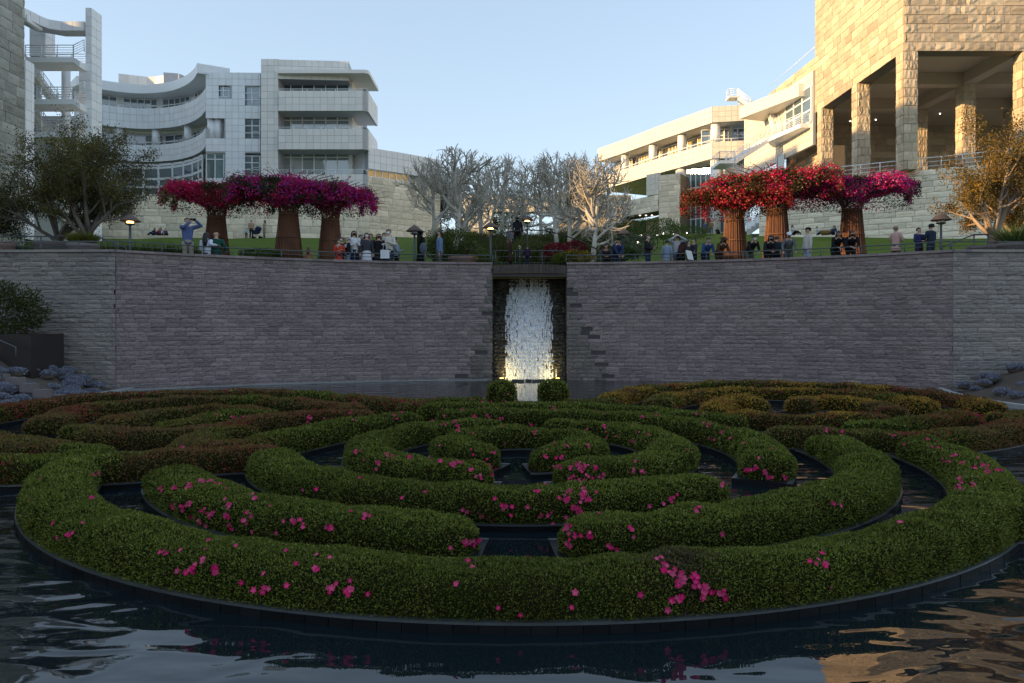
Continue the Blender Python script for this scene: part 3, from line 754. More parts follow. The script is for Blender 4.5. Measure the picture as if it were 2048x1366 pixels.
def mixed(red=.5, flower=.05, yellow=0., brown=.4, seed=0, green_=.5):
    def f(P, n):
        c = green(P, n); k = vnoise(P+seed*3.1, .55); k2 = vnoise(P+seed*5.7+9, .8); k3 = vnoise(P+seed*1.7+19, 1.1)
        u = rng.random(n)
        m = u < np.clip((k-.5)*2.2+brown, 0, 1); c[m] = pal(m.sum(), [BR, (.12, .082, .036), (.17, .115, .04)], var=.3)
        m = rng.random(n) < np.clip((k2-.5)*2.5+red*.55, 0, .8)*.8; c[m] = pal(m.sum(), [RD, (.17, .065, .032)], var=.3)
        if yellow:
            m = rng.random(n) < np.clip((k3-.5)*4+yellow, 0, .92); c[m] = pal(m.sum(), [YL, (.22, .13, .03), (.36, .22, .04)], var=.3)
        if flower:
            m = rng.random(n) < np.clip((vnoise(P+seed*2.3+31, 1.6)-.64)*3+.02, 0, .5)*flower*6; c[m] = pal(m.sum(), [MG, (.36, .015, .05), (.28, .02, .04)], var=.3)
        return c
    return f
def front_green(P, n):
    c = green(P, n)
    d = np.hypot(P[:, 0]-1.25, (P[:, 1]-5.9)); m = (rng.random(n) < np.clip(1.1-d*2.2, 0, .75)*(vnoise(P, 3)*1.3)); c[m] = pal(m.sum(), [(.10, .075, .045), (.13, .09, .04), (.07, .055, .035)], var=.3)
    return c
def tip(f, pt, r, col2=green):
    """another colour near a point of the plan"""
    def g(P, n):
        c = f(P, n); d = np.hypot(P[:, 0]-pt[0], P[:, 1]-pt[1]); m = rng.random(n) < np.clip((r-d)/r*3, 0, 1); c2 = col2(P, n); c[m] = c2[m]; return c
    return g
rA, rB, rC, rD, rE = 6.54, 5.20, 3.87, 2.46, 1.10
hedge('long green outermost hedge ring across the front of the maze', arc(rA, 189, 361, 1.2), front_green, .78, .82, tiles=1)
hedge('green second hedge ring, left front section with many pink flowers', arc(rB, 207, 265, 1.5), green)
hedge('green second hedge ring, right front section curving up to the right', arc(rB, 273.5, 366, 1.5), green)
hedge('green third hedge ring across the front with a pink flower cascade', arc(rC, 197, 309, 1.5), green)
hedge('green third hedge ring curving round the right and along the back', arc(rC, 330, 476, 1.5), green)
hedge('green fourth hedge ring, left half with bright pink clusters in front', arc(rD, 97, 261, 2), green)
hedge('green fourth hedge ring, right half', arc(rD, 280, 438, 2), green)
hedge('small green C shaped hedge at the centre of the maze', arc(rE, 277, 612, 4), green, .70)
hedge('green second hedge ring, back section facing the waterfall', arc(rB, 30, 116, 1.5), green)
hedge('green outer hedge ring, back section left of the stream', arc(rA, 96, 118, 1.5), mixed(.1, .03, 0, .1, 1))
hedge('green outer hedge ring, back section right of the stream', arc(rA, 67, 81, 1.5), mixed(.1, .03, 0, .2, 2))
# hedge heads either side of the stream mouth
hedge('rounded green hedge head left of the stream mouth', [Vector((X(1004, 21.3), 20.3)), Vector((X(1004, 21.3), 20.8)), Vector((X(1004, 21.3), 21.3)), Vector((X(1004, 21.3), 21.7)), Vector((X(1004, 21.3), 22.0))], green, .80, .84, ht=.74)
hedge('rounded green hedge head right of the stream mouth', [Vector((X(1107, 21.3), 20.3)), Vector((X(1107, 21.3), 20.8)), Vector((X(1107, 21.3), 21.3)), Vector((X(1107, 21.3), 21.7)), Vector((X(1107, 21.3), 22.0))], green, .80, .84, ht=.74)
z1 = lambda L: [(a/2, 740+b/2) for a, b in L]
z2 = lambda L: [(1024+a/2, 740+b/2) for a, b in L]
RED = mixed(.75, .05, 0, .75, 5)
hedge('reddish front hedge band of the left circle at the left edge', pxpath(z1([(-240, 345), (0, 352), (200, 350), (400, 350), (600, 340), (800, 322), (1000, 312), (1120, 316)])), tip(RED, gp(160, 905, .5)[:2], 1.0))
hedge('brown red hedge behind the left front band at the left edge', pxpath(z1([(-200, 225), (0, 262), (120, 285), (250, 298), (360, 302), (460, 302)])), tip(mixed(.8, .05, 0, .8, 6), gp(205, 890, .5)[:2], .8))
hedge('outermost back hedge of the left circle in front of the dark wall', pxpath(z1([(-150, 170), (0, 148), (150, 126), (350, 106), (600, 92), (850, 86), (1100, 87), (1250, 93), (1400, 105), (1550, 124), (1700, 140)])), mixed(.55, .06, 0, .75, 7))
hedge('second back hedge of the left circle with an end near the left edge', pxpath(z1([(165, 200), (250, 165), (400, 138), (600, 119), (800, 110), (1000, 111), (1200, 120), (1350, 134), (1440, 152)])), mixed(.6, .06, 0, .8, 8))
hedge('third crescent hedge of the left circle with red blossom', pxpath(z1([(435, 205), (550, 175), (700, 155), (850, 147), (1000, 152), (1080, 165)])), mixed(.8, .09, 0, .6, 9))
hedge('small green crescent hedge at the heart of the left circle', pxpath(z1([(640, 222), (750, 200), (850, 178), (950, 164), (1050, 163), (1100, 170)])), mixed(.0, .06, 0, .1, 10), .62)
hedge('brown winding hedge from the left loop to the back of the maze', pxpath(z1([(290, 238), (360, 222), (450, 240), (600, 242), (750, 235), (900, 214), (1050, 190), (1250, 172), (1400, 168), (1500, 172)])), mixed(.7, .03, 0, .8, 11))
hedge('green hooked hedge end left of the third ring', pxpath(z1([(745, 312), (790, 270), (870, 238), (950, 226), (1010, 232)])), mixed(.0, .03, 0, .05, 12), .66)
hedge('hedge turning from brown to green towards the back left of the maze', pxpath(z1([(760, 318), (900, 292), (1050, 270), (1200, 240), (1350, 212), (1500, 192), (1600, 184), (1690, 176)])), tip(mixed(.6, .02, 0, .7, 13), gp(720, 836, .5)[:2], 2.4))
YEL = lambda s, y=.35: mixed(.45, .05, y-.10, .85, s)
hedge('outermost back hedge of the right circle, red brown with yellow ends', pxpath(z2([(385, 104), (450, 84), (600, 62), (800, 52), (1000, 50), (1200, 54), (1400, 63), (1600, 79), (1750, 96), (1860, 116), (1925, 140)])), YEL(14, .30))
hedge('second yellow brown arch hedge of the right circle', pxpath(z2([(570, 122), (650, 96), (800, 79), (1000, 74), (1200, 80), (1400, 92), (1550, 108), (1670, 132)])), YEL(15, .42))
hedge('yellow loop hedge left of the heart of the right circle', pxpath(z2([(800, 150), (830, 124), (880, 110), (950, 108), (1000, 122)])), YEL(16, .45), .62)
hedge('yellow brown crescent hedge at the heart of the right circle', pxpath(z2([(1130, 122), (1200, 110), (1300, 112), (1400, 122), (1490, 138), (1535, 160)])), YEL(17, .45), .66)
hedge('low brown yellow front crescent of the right circle', pxpath(z2([(870, 166), (960, 176), (1080, 182), (1200, 184), (1330, 180), (1440, 178), (1530, 178)])), YEL(18, .35), .62)
hedge('red blossomed hedge right of the heart of the right circle', pxpath(z2([(1320, 204), (1450, 204), (1600, 196), (1720, 182), (1790, 172), (1835, 190)])), tip(mixed(.75, .13, 0, .5, 19), gp(1710, 836, .5)[:2], 1.4), .66)
hedge('red brown front hedge band of the right circle', pxpath(z2([(1000, 226), (1150, 236), (1300, 243), (1500, 249), (1700, 250), (1850, 238), (1950, 222), (2048, 204), (2200, 170)])), mixed(.8, .05, 0, .75, 20))
hedge('brown hedge at the right edge behind the right front band', pxpath(z2([(1955, 182), (2000, 172), (2060, 168), (2200, 165)])), mixed(.4, .02, .25, .8, 21))
hedge('short green hedge spur at the right edge of the front ring', [Vector((x, 7.86+.10*(x-4.75))) for x in np.linspace(4.75, 8.6, 20)], green)

# ------------------------------------------------------------------ pink flowers where the photograph shows them
def flower_mesh():
    V = []; Fc = []; cols = []
    for k in range(5):
        a = 2*math.pi*k/5; c, s = math.cos(a), math.sin(a); b = len(V)
        for (r, w, z) in ((.0, .10, .0), (.6, .40, .26), (1.02, .22, .30), (.92, .0, .20)):
            for sg in ((-1, 1) if w else (0,)):
                V.append((r*c-sg*w*s, r*s+sg*w*c, z)); cols.append((.62, .10, .22, 1) if r == 0 else (.62, .006, .13, 1) if r < .8 else (.56, .004, .11, 1))
        Fc += [(b, b+1, b+3, b+2), (b+2, b+3, b+5, b+4), (b+4, b+5, b+6, b+6)]
    me = bpy.data.meshes.new('flower'); me.from_pydata(V, [], [tuple(dict.fromkeys(f)) for f in Fc]); me.materials.append(M['flower'])
    at = me.attributes.new('Col', 'FLOAT_COLOR', 'POINT'); at.data.foreach_set('color', np.array(cols, np.float32).ravel()); me.update(); return me
m, nt, b = mk('azalea_petal'); L = nt.links.new
at = nd(nt, 'ShaderNodeAttribute', attribute_name='Col'); oi = nd(nt, 'ShaderNodeObjectInfo'); hs = nd(nt, 'ShaderNodeHueSaturation')
L(at.outputs['Color'], hs.inputs['Color']); L(mathn(nt, 'ADD', .55, mathn(nt, 'MULTIPLY', oi.outputs['Random'], .5)), hs.inputs['Value'])
L(mathn(nt, 'ADD', .88, mathn(nt, 'MULTIPLY', mathn(nt, 'FRACT', mathn(nt, 'MULTIPLY', oi.outputs['Random'], 13.7)), .15)), hs.inputs['Saturation']); L(hs.outputs[0], b.inputs['Base Color'])
b.inputs['Roughness'].default_value = .7; b.inputs['Specular IOR Level'].default_value = .1; M['flower'] = m
FLM = flower_mesh()
_tv = []; _tt = []; _own = []; k0 = 0
for hi, (t, V, T3, o_) in enumerate(HEDGES): _tv.append(V); _tt.append(T3+k0); k0 += len(V); _own += [hi]*len(T3)
BV = BVHTree.FromPolygons([tuple(v) for v in np.vstack(_tv).tolist()], np.vstack(_tt).tolist())
def flower_at(px, py):
    h = BV.ray_cast(Vector((0, 0, CZ)), Vector(((px-CX)/F, 1, (HY-py)/F)).normalized())
    if h[0] is None: return
    t, _, _, o_ = HEDGES[_own[h[2]]]; n = h[1] if h[1].y < .3 else -h[1]
    if n.z < -.1: n = -n
    n = (n+Vector((random.gauss(0, .3), -.5+random.gauss(0, .3), .1+random.gauss(0, .25)))).normalized()
    ob = bpy.data.objects.new('flower', FLM); COL.objects.link(ob); ob.parent = t
    r = random.uniform(.018, .028)*(1+max(0, h[0].y-9)*.02)
    A = n.to_track_quat('Z', 'Y').to_matrix().to_4x4() @ Matrix.Rotation(random.uniform(0, 6.28), 4, 'Z') @ Matrix.Diagonal((r, r, r*1.1, 1))
    ob.matrix_basis = Matrix.Translation(h[0]+n*.018-Vector(o_)) @ A
F1 = [(220,97),(237,148),(327,97),(288,140,2),(665,212,2),(728,207),(770,290,4),(808,250,2),(863,285,4),(837,167),(825,207),(946,190),(1148,210),(1185,260),(1062,300),(1150,345),(967,330),(1070,360,2),(1020,360),(1272,278,2),(1318,360,2),(1350,340),(1395,325),(1400,365,5),(1475,378),(1708,227),(1870,250),(1890,277),(1830,340),(1995,425),(718,285),(1320,237),(1268,228)]
F2 = [(250,372),(238,430),(590,235,2),(610,280,3),(640,290,2),(665,335,5),(690,310,2),(718,308,2),(730,345,2),(775,358,3),(805,365,3),(840,372,4),(745,388,2),(640,400,2),(620,437),(663,378,2),(1210,250,2),(1238,222),(1245,270,2),(1290,355),(1552,97),(515,380),(35,455),(225,115,5),(265,140,3),(170,170,2),(230,175,4),(320,140,4),(380,180,2),(415,200),(470,118,2),(485,148),(835,138),(745,45,2),(1290,20,3),(345,60),(160,105,2),(215,70)]
F3 = [(650,480,5),(700,475,3),(750,470,5),(810,450,3),(850,455,3),(890,470,2),(760,535,4),(735,550,3),(700,545,2),(770,585),(810,605,2),(815,565,2),(850,575,4),(905,520),(915,545,4),(910,580,3),(920,625,2),(985,600,3),(990,575),(1010,585),(1015,645),(1020,515,4),(1085,550),(1140,605),(1170,600,3),(1200,605),(1220,630,2),(1320,630,3),(1405,573),(1460,582),(1110,650),(1850,690,2),(1890,690,4),(1910,680,2),(1800,710),(375,523,3),(170,437),(132,523),(370,425,3),(392,415,2),(830,283),(870,297),(880,262),(725,315,3),(865,180,3),(930,190,4),(975,190,2),(1240,195,3),(1605,170,5),(1395,175)]
F4 = [(1080,515,3),(1117,480),(1132,462),(1178,540),(1220,540,6),(1215,515,2),(1285,490,2),(1290,518,5),(1345,515),(1250,580,6),(1285,545,5),(1315,550,2),(1260,600,4),(1038,575),(920,577,2),(945,572,2),(890,545),(1108,615,2),(1138,603),(957,620),(825,625,3),(855,640,2),(740,592),(760,597),(570,515),(468,540),(380,440),(270,452),(232,605),(298,617,2),(1885,445,2),(1890,410),(1925,475,3),(1955,440,3),(2000,470,3),(1975,490,2),(1715,523),(1680,545,3),(1650,565),(1588,575),(1815,595,2),(140,375),(20,500),(75,500),
 (360,380,6),(390,345,4),(430,350,2),(490,330,9),(500,355,5),(350,405),(295,365),(278,325),(250,330,2),(565,350),(600,350,3),(635,375,3),(690,390,4),(710,380,5),(740,385,3),(780,410,2),(810,440,2),(830,375,2),(860,390,5),(880,430,6),(885,410,5),(1165,395,3),(1190,400,2),(1230,400,3),(1265,390,4),(1275,410,4),(1300,400,3),(1345,405,4),(1360,440,2),(1320,440,2),(1240,440,3),(1525,375),(1550,415,2),(1520,420,2),(1275,458,2),(1385,210,4),(1440,255),(1390,240),(1520,280,2),(1545,240),(1590,250),(1600,285),(1760,320),(1790,300),(605,190,2),(655,210,2),(700,190,9),(715,210,5),(790,170,3),(800,175,2),(855,165,2),(910,175,2),(620,180),(470,220),(640,300),(720,235,3),(750,225),(790,245),(780,320),(790,340),(880,330,3),(930,290),(850,360),(920,215),(1055,200,2),(1065,240,2),(1310,300,2),(1210,305,2),(1160,290),(1130,320),(1120,355,2),(1165,355),(1185,355,3),(1400,260),(1310,225),
 (830,100,3),(780,90,3),(870,100,3),(930,95,2),(980,95,2),(740,140,3),(645,135),(835,125),(660,165),(1040,150),(1155,130,2),(1340,150,2),(1380,155,2),(1415,150),(1455,110),(1560,115,2),(1590,130),(1555,170,3),(1620,160,2),(1800,155,4),(1830,155,2),(1860,150),(1975,145),(2010,180),(1850,215,3),(1920,240,3),(1940,215,2),(1890,275),(1960,270),(945,65),(600,65,2),(650,75),(460,150,3),(430,165,3),(440,180),(240,185),(225,150,2),(110,175),(40,170,3),(35,190)]
F5 = [(940,400,4),(970,390,4),(1010,410,5),(1030,430,4),(985,355),(1095,430,2),(930,440,2),(1060,290),(1040,320),(930,295),(875,275),(865,235,3),(790,220,4),(800,270,2),(770,215,2),(870,430,4),(900,450,5),(940,475,5),(960,485,4),(1740,370,4),(1760,350),(1775,340,2),(1800,380,3),(1850,395,4),(1880,385,5),(1905,415,6),(1900,395,4),(1940,405,4),(1980,390,4),(1955,400,2),(1800,440,3),(1835,465,2),(1790,450,2),(1785,475,2),(1660,280,3),(1700,290),(1680,310),(1570,300),(1525,262,2),(1705,315),(1860,355),(1940,370),(1260,243,3),(1325,250,2)]
for lst, ox, oy, sc in ((F1, 0, 1000, .5), (F2, 1024, 1000, .5), (F3, 0, 740, .5), (F4, 600, 760, .4395), (F5, 1024, 740, .5)):
    for it in lst:
        px, py = ox+it[0]*sc, oy+it[1]*sc; c = round(it[2]*1.45) if len(it) > 2 else 1; sp = (.022*F/max(4, 2.0*F/(py-HY)))*.9
        for k in range(c): flower_at(px+(random.gauss(0, 1)*sp*1.1 if c > 1 else 0), py+(random.gauss(0, 1)*sp*.8 if c > 1 else 0))

# ================================================================== BUILDINGS
def P2(px, d): return (X(px, d), d)
def stonework(t, path, z0, z1, mat, mw=1.35, mh=.76, cap=200, holes=(), core=.5, rough=1, thick=.10, name='stone', joint='trav_joint', vary=.3, back=True, minpx=8):
    if back: MB().strip(path, z0+.003, z1-.003, core).build('wall_core', M[joint], t)
    clad(t, name, M[mat], cells_on(path, z0, z1, mw, mh, holes, vary=vary), thick, .03, cap, rough, minpx=minpx, jitter=.15 if rough else 0, restname='far_'+name+'s')
def panels(t, path, z0, z1, mat='enamel', m=.76, cap=250, holes=(), core=.4, back=True, name='panel', minpx=8):
    if back: MB().strip(path, z0+.003, z1-.003, core).build('wall_core', M['enamel_joint'], t)
    clad(t, name, M[mat], cells_on(path, z0, z1, m, m, holes), .045, .035, cap, 0, minpx=minpx, restname='far_'+name+'s')
def stairs(t, a, b, w, steps=10, name='stair_flight', mat=None):
    """straight flight between two landing points (centre line), with stepped underside and stringers"""
    a, b = Vector(a), Vector(b); hz = Vector((b.x-a.x, b.y-a.y, 0)); u = hz.normalized(); s = Vector((-u.y, u.x, 0)); mb = MB()
    for i in range(steps):
        p = a.lerp(b, i/steps); q = a.lerp(b, (i+1)/steps); mb.obox(p-s*w/2+Vector((0, 0, -.22)), Vector((q.x-p.x, q.y-p.y, 0)), s*w, Vector((0, 0, .22)))
    for sg in (-1, 1):
        o = a+s*sg*w/2-s*.04+Vector((0, 0, -.42)); mb.add([o, o+(b-a), o+(b-a)+Vector((0, 0, .5)), o+Vector((0, 0, .5)), o+s*.08, o+s*.08+(b-a), o+s*.08+(b-a)+Vector((0, 0, .5)), o+s*.08+Vector((0, 0, .5))],
               [(0, 1, 2, 3), (7, 6, 5, 4), (0, 4, 5, 1), (3, 2, 6, 7), (0, 3, 7, 4), (1, 5, 6, 2)])
    f = mb.build(name, mat or M['white'], t)
    for sg in (-1, 1): railing(t, [a+s*sg*w/2, b+s*sg*w/2], .95, 4, 1.1, .035)
    return f

# ---- left: tall stone building at the picture's edge (it goes on to the left, outside the frame)
t = thing('stone_building', 'tall shaded grey travertine building at the far left edge', 'building', (-37.1, 50, 5))
stonework(t, [(-37.1, 30), (-37.1, 57.0)], 5.0, 34.7, 'trav_shaded', 1.5, .76, 150, core=.6)
MB().box(-60, -37.75, 26, 56.9, 4, 34.6).build('wall_mass', M['trav_shaded'], t); MB().box(-112, -60.1, 57.2, 83, 4, 41).build('shade_block', M['trav_shaded'], t)  # the rear block is unseen, added to shade the white buildings on the left

# ---- left: white stair tower
st = thing('stair_tower', 'white open stair tower with tall panelled pylon beside the left stone building', 'stair tower', (X(110, 64), 65, 9.5))
d = 63.0; zt = Z(15, d)
def boxpanels(t, x0, x1, y0, y1, z0, z1, mat='enamel', name='panel', cap=60, m=.76):
    MB().box(x0+.05, x1-.05, y0+.05, y1-.05, z0, z1-.01).build('shaft_core', M['enamel_joint'], t)
    cs = cells_on([(x0+.05, y0+.05), (x1-.05, y0+.05)], z0, z1, m, m)+cells_on([(x1-.05, y0+.05), (x1-.05, y1-.05)], z0, z1, m, m)+cells_on([(x0+.05, y1-.05), (x0+.05, y0+.05)], z0, z1, m, m)
    clad(t, name, M[mat], cs, .045, .03, cap, 0, minpx=4, restname='far_'+name+'s')
boxpanels(st, X(170, d), X(182.5, d), d, d+1.7, 9, zt)
boxpanels(st, X(17, 58), X(50, 58), 58, 59.2, 9, Z(118, 58))
boxpanels(st, X(157, 66.5), X(172, 66.5), 66.5, 68, 9, Z(127, 66.5))
bp = [P2(40, 60.5), P2(72, 62), P2(88, 63), P2(120, 63.6), P2(169, 63.6)]
panels(st, bp, Z(56, 63), Z(22, 61.5), m=.95, core=1.3, cap=30)
boxpanels(st, X(58, 64.5), X(90, 64.5), 64.5, 66, Z(112, 64.5), Z(50, 64.5), m=1.0)
MB().box(X(46, 61), X(70, 62), 61, 63, Z(52, 62), Z(38, 62)).build('beam_block', M['enamel'], st)
for k, (ya, yb, pxr) in enumerate(((114, 128, 156), (198, 212, 156), (264, 278, 158))):
    z0, z1 = Z(yb, 62), Z(ya, 62); x0, x1 = X(50, 62), X(pxr-10, 62)
    mb = MB(); mb.box(x0, x1, 62, 64.2, z0+.15, z1); mb.add([(x1, 62, z0+.15), (x1+.55, 62, z0-.25), (x1+.55, 62, z0+.25), (x1, 62, z1), (x1, 64.2, z0+.15), (x1+.55, 64.2, z0-.25), (x1+.55, 64.2, z0+.25), (x1, 64.2, z1)],
        [(0, 1, 2, 3), (7, 6, 5, 4), (0, 4, 5, 1), (3, 2, 6, 7), (1, 5, 6, 2), (0, 3, 7, 4)]); mb.build('landing', M['white'], st)
    railing(st, [(x0, 62.05, z1), (x1, 62.05, z1), (x1+.9, 62.05, z1+.45)], 1.0, 5, 1.2, .042)
    railing(st, [(x0, 64.1, z1), (x1, 64.1, z1)], 1.0, 5, 1.2, .042)
    if k < 2: stairs(st, (X(62, 64.8), 64.8, z1-.1), (X(122, 65.2), 65.2, z1-(3.55)), 1.9, 11, mat=M['stair'])
    if k > 0:
        window(st, [P2(54, 66), P2(74, 66)], 0, X(74, 66)-X(54, 66), z1+.2, z1+2.7, 1, 2, M['glass'], name='door_window')
MB().box(X(40, 67), X(80, 67), 67.0, 67.3, 9, Z(130, 67)).build('back_wall', M['enamel'], st); MB().box(X(80.2, 67), X(150, 67), 67.0, 67.3, 9, Z(232, 67)).build('low_wall', M['enamel'], st)
MB().tube([(X(132, 66), 66, 9), (X(132, 66), 66, Z(130, 66))], .35, 12).build('round_column', M['white'], st)

# ---- left: concave white building
lb = thing('curved_building', 'white panelled building with concave curved balconies and strip windows', 'building', (X(320, 95), 95, 11))
cp = catmull([Vector(P2(px, dd)) for px, dd in ((150, 92), (190, 93.4), (250, 95.0), (300, 95.5), (350, 94.5), (382, 92.4), (402, 89.8), (411, 87.4))], .38)
cp = [(p.x, p.y) for p in cp]
def zc(py): return Z(py, 95.5)
in2 = offset(cp, 2.2)
L0 = zc(395); 
panels(lb, cp, zc(258), zc(217), cap=220)                                  # upper balcony wall
panels(lb, cp, zc(324), zc(290), cap=160)                                  # lower balcony wall
mb = MB(); mb.strip(offset(cp, -.9), zc(191), zc(173), 3.6); mb.build('roof_brim', M['enamel'], lb)
mb = MB(); mb.strip(offset(cp, .05), zc(258)+.3, zc(258)+.6, 6); mb.strip(offset(cp, .05), zc(324)+.3, zc(324)+.6, 6); mb.build('floor_slab', M['soffit'], lb)
panels(lb, offset(cp, 1.5), zc(218), zc(190), cap=10, minpx=30)
panels(lb, in2, zc(290), zc(258), cap=10, minpx=30)
w1 = offset(cp, 1.42)
for a, b, n in ((188, 233, 3), (247, 315, 5), (326, 381, 5), (391, 408, 3)):
    window(lb, w1, px_cut(w1, a), px_cut(w1, b), zc(217), zc(193), n, 2, M['glass'], fw=.1)
in2w = offset(cp, 2.1)
for a, b, n in ((196, 232, 2), (248, 312, 3), (318, 327, 1), (331, 367, 2), (380, 408, 4)):
    window(lb, in2w, px_cut(in2w, a), px_cut(in2w, b), zc(290), zc(264), n, 2, M['glass'], fw=.1)
for px in (240, 314, 374): 
    s = px_cut(cp, px); p = path_at(offset(cp, .7), s); MB().lathe([(.5, 0), (.5, zc(258)-zc(291))], (p.x, p.y, zc(291)), 16).build('column', M['white'], lb)
railing(lb, [(p[0], p[1], zc(290)) for p in offset(cp, .2)[::6]], .35, 1, 2.0, .04)
railing(lb, [(p[0], p[1], zc(217)) for p in offset(cp, .2)[::6]], .3, 1, 2.0, .04)
w0 = offset(cp, .25); panels(lb, offset(cp, .8), 11, zc(324)+.2, cap=4, minpx=40)
ss = [px_cut(w0, q) for q in (186, 214, 240, 260, 288, 318, 346, 368, 386, 398, 406)]
window(lb, w0, ss[0], ss[-1], zc(393), zc(330), 10, [zc(393), zc(374), zc(358), zc(336), zc(330)], M['glass'], fw=.28, cw=ss, name='tall_window')
# straight part
sp = [P2(411.5, 87.4), P2(521, 87.6)]; T = path_len(sp)[-1]
def zs(py): return Z(py, 87.5)
def hs(a, b, c, e): return (px_cut(sp, a), px_cut(sp, b), zs(e), zs(c))
holes = [hs(434, 460, 166, 194), hs(488, 521, 171, 212), hs(411, 449, 234, 281), hs(488, 521, 231, 280), hs(411, 449, 306, 362), hs(488, 521, 306, 352)]
MB().strip(offset(sp, 1.6), 11, zs(145), .4).build('wall_core', M['enamel'], lb)
panels(lb, sp, 11, zs(145), cap=260, holes=holes, back=False)
mb = MB()
# backing only where there are panels: strips between the openings
for a, b, c, e in ((411, 434, 145, 234), (434, 460, 145, 166), (434, 460, 194, 234), (449, 460, 234, 420), (460, 488, 145, 420), (488, 521, 145, 171), (488, 521, 212, 231), (488, 521, 280, 306), (488, 521, 352, 420), (411, 449, 281, 306), (411, 449, 362, 420)):
    s0, s1 = px_cut(sp, a), px_cut(sp, b); p, q = path_at(sp, s0), path_at(sp, s1)
    mb.strip([(p.x+.002, p.y), (q.x-.002, q.y)], max(zs(e), 11)+.002, zs(c)-.002, .5)
mb.build('wall_core', M['enamel_joint'], lb)
spw = offset(sp, .3); spb = offset(sp, .55)
def sw(a, b, c, e, n, m, g='glass', **k): return window(lb, spw, px_cut(spw, a), px_cut(spw, b), zs(e), zs(c), n, m, M[g], fw=.1, **k)
sw(436, 459, 168, 193, 2, 2); sw(489, 520, 172, 211, 2, 3); sw(489, 520, 236, 279, 2, 3); sw(489, 520, 311, 351, 2, 3); sw(413, 448, 307, 361, 2, [zs(361), zs(318), zs(307)], 'glass_green')
for py in (211, 279, 351):
    p, q = path_at(sp, px_cut(sp, 505)), path_at(sp, px_cut(sp, 520)); railing(lb, [(p.x, p.y-.05, zs(py)), (q.x, q.y-.05, zs(py))], .95, 5, 1.0, .03)
for px in (418, 431): p = path_at(sp, px_cut(sp, px)); MB().lathe([(.45, 0), (.45, zs(234)-zs(281))], (p.x, p.y+.7, zs(281)), 16).build('column', M['white'], lb)
# louvred brim end and penthouse
mb = MB(); a = Vector((X(411, 87), 87.0, zs(150))); b = Vector((X(449, 89), 89.2, zs(165)))
for i in range(12): p = a.lerp(b, i/11); mb.obox(p, (.12, 0, 0), (.5, 3.2, 0), (0, 0, .32))
mb.build('sun_louvre', M['white'], lb)
pt_ = [P2(237, 104), P2(300, 105.5), P2(358, 104)]; panels(lb, pt_, Z(186, 104), Z(147, 104), 'enamel_glow', 1.2, 40, core=6, minpx=6)
panels(lb, [P2(358.3, 104), P2(386, 116)], Z(186, 104), Z(147, 104), 'enamel_glow', 1.2, 10, core=2, minpx=6)

# ---- left: block with stacked balconies
bb = thing('balcony_building', 'square panelled block with four stacked rounded balconies left of centre', 'building', (X(620, 88), 88, 11))
d0 = 86.2; fp = [P2(522, d0), P2(556.5, d0)]; panels(bb, fp, 11, Z(118, d0), 'enamel_glow', cap=200, core=9)
tp = [P2(556.5, d0), P2(697, d0+.6)]; panels(bb, tp, Z(158, d0), Z(118, d0)-.05, 'enamel_glow', cap=60, core=9)
def zb(py): return Z(py, d0)
def bal(y1):  # plan of the balconies: straight front, rounded right end
    a = P2(556.8, d0-.5); n = 14; xr = X(735, d0-.5); R_ = .45
    return [a]+[(xr-R_+R_*math.sin(q), d0-.5+R_-R_*math.cos(q)) for q in np.linspace(0, math.pi/2*1.05, n)]+[(xr-.05, d0+6)]
bpth = bal(0)
for k, (ya, yb) in enumerate(((184, 224.5), (260, 301), (350, 388))):
    panels(bb, bpth, zb(yb), zb(ya), 'enamel_glow', .80, 150, core=.25)
    mb = MB(); mb.prism([p for p in offset(bpth, .1)]+[P2(557, d0+6)], zb(yb)+.05, zb(yb)+.35); mb.build('floor_slab', M['soffit'], bb)
    railing(bb, [(p[0], p[1], zb(ya)) for p in offset(bpth, .12)], .22 if k < 2 else .5, 1 if k < 2 else 3, 1.6, .04)
mb = MB(); bo = offset(bpth, -.15); mb.prism(list(bo)+[P2(557, d0+6)], zb(150), zb(143)); mb.build('roof_slab', M['enamel_glow'], bb)
gl = [P2(558, d0+2.4), P2(699, d0+2.4)]
MB().strip(offset(gl, .3), 11, zb(150), .3).build('wall_core', M['enamel_joint'], bb)
for (ya, yb, n, g, ry) in ((156, 184, 6, 'glass', None), (230, 260, 6, 'glass_blind', None), (304, 350, 6, 'glass_blind', None)):
    zz = lambda y: Z(y, d0+2.4)
    window(bb, gl, .05, path_len(gl)[-1]-.05, zz(yb+6), zz(ya-2), n, [zz(yb+6), zz(ya+11), zz(ya-2)], M[g], fw=.12)
MB().strip([P2(557, d0+8), P2(733, d0+8)], 11, zb(160), .4).build('rear_wall', M['soffit'], bb)
MB().box(X(699.5, d0+2.4), X(699.5, d0+2.4)+.35, d0+2.2, d0+8, 11, zb(150)).build('side_wall', M['enamel_glow'], bb)

# ---- left: pale travertine terrace wall along the lawn
tw = thing('terrace_wall', 'long pale travertine terrace wall along the back of the left lawn', 'wall', (-35, 77, 10))
tpth = [(-62, 70), (-45, 74.5), (-30, 77), (-20, 78.6), (-15.2, 80)]
stonework(tw, tpth, 9.0, Z(392, 77), 'trav_pale', 1.4, .70, 300, core=1.0, thick=.09)
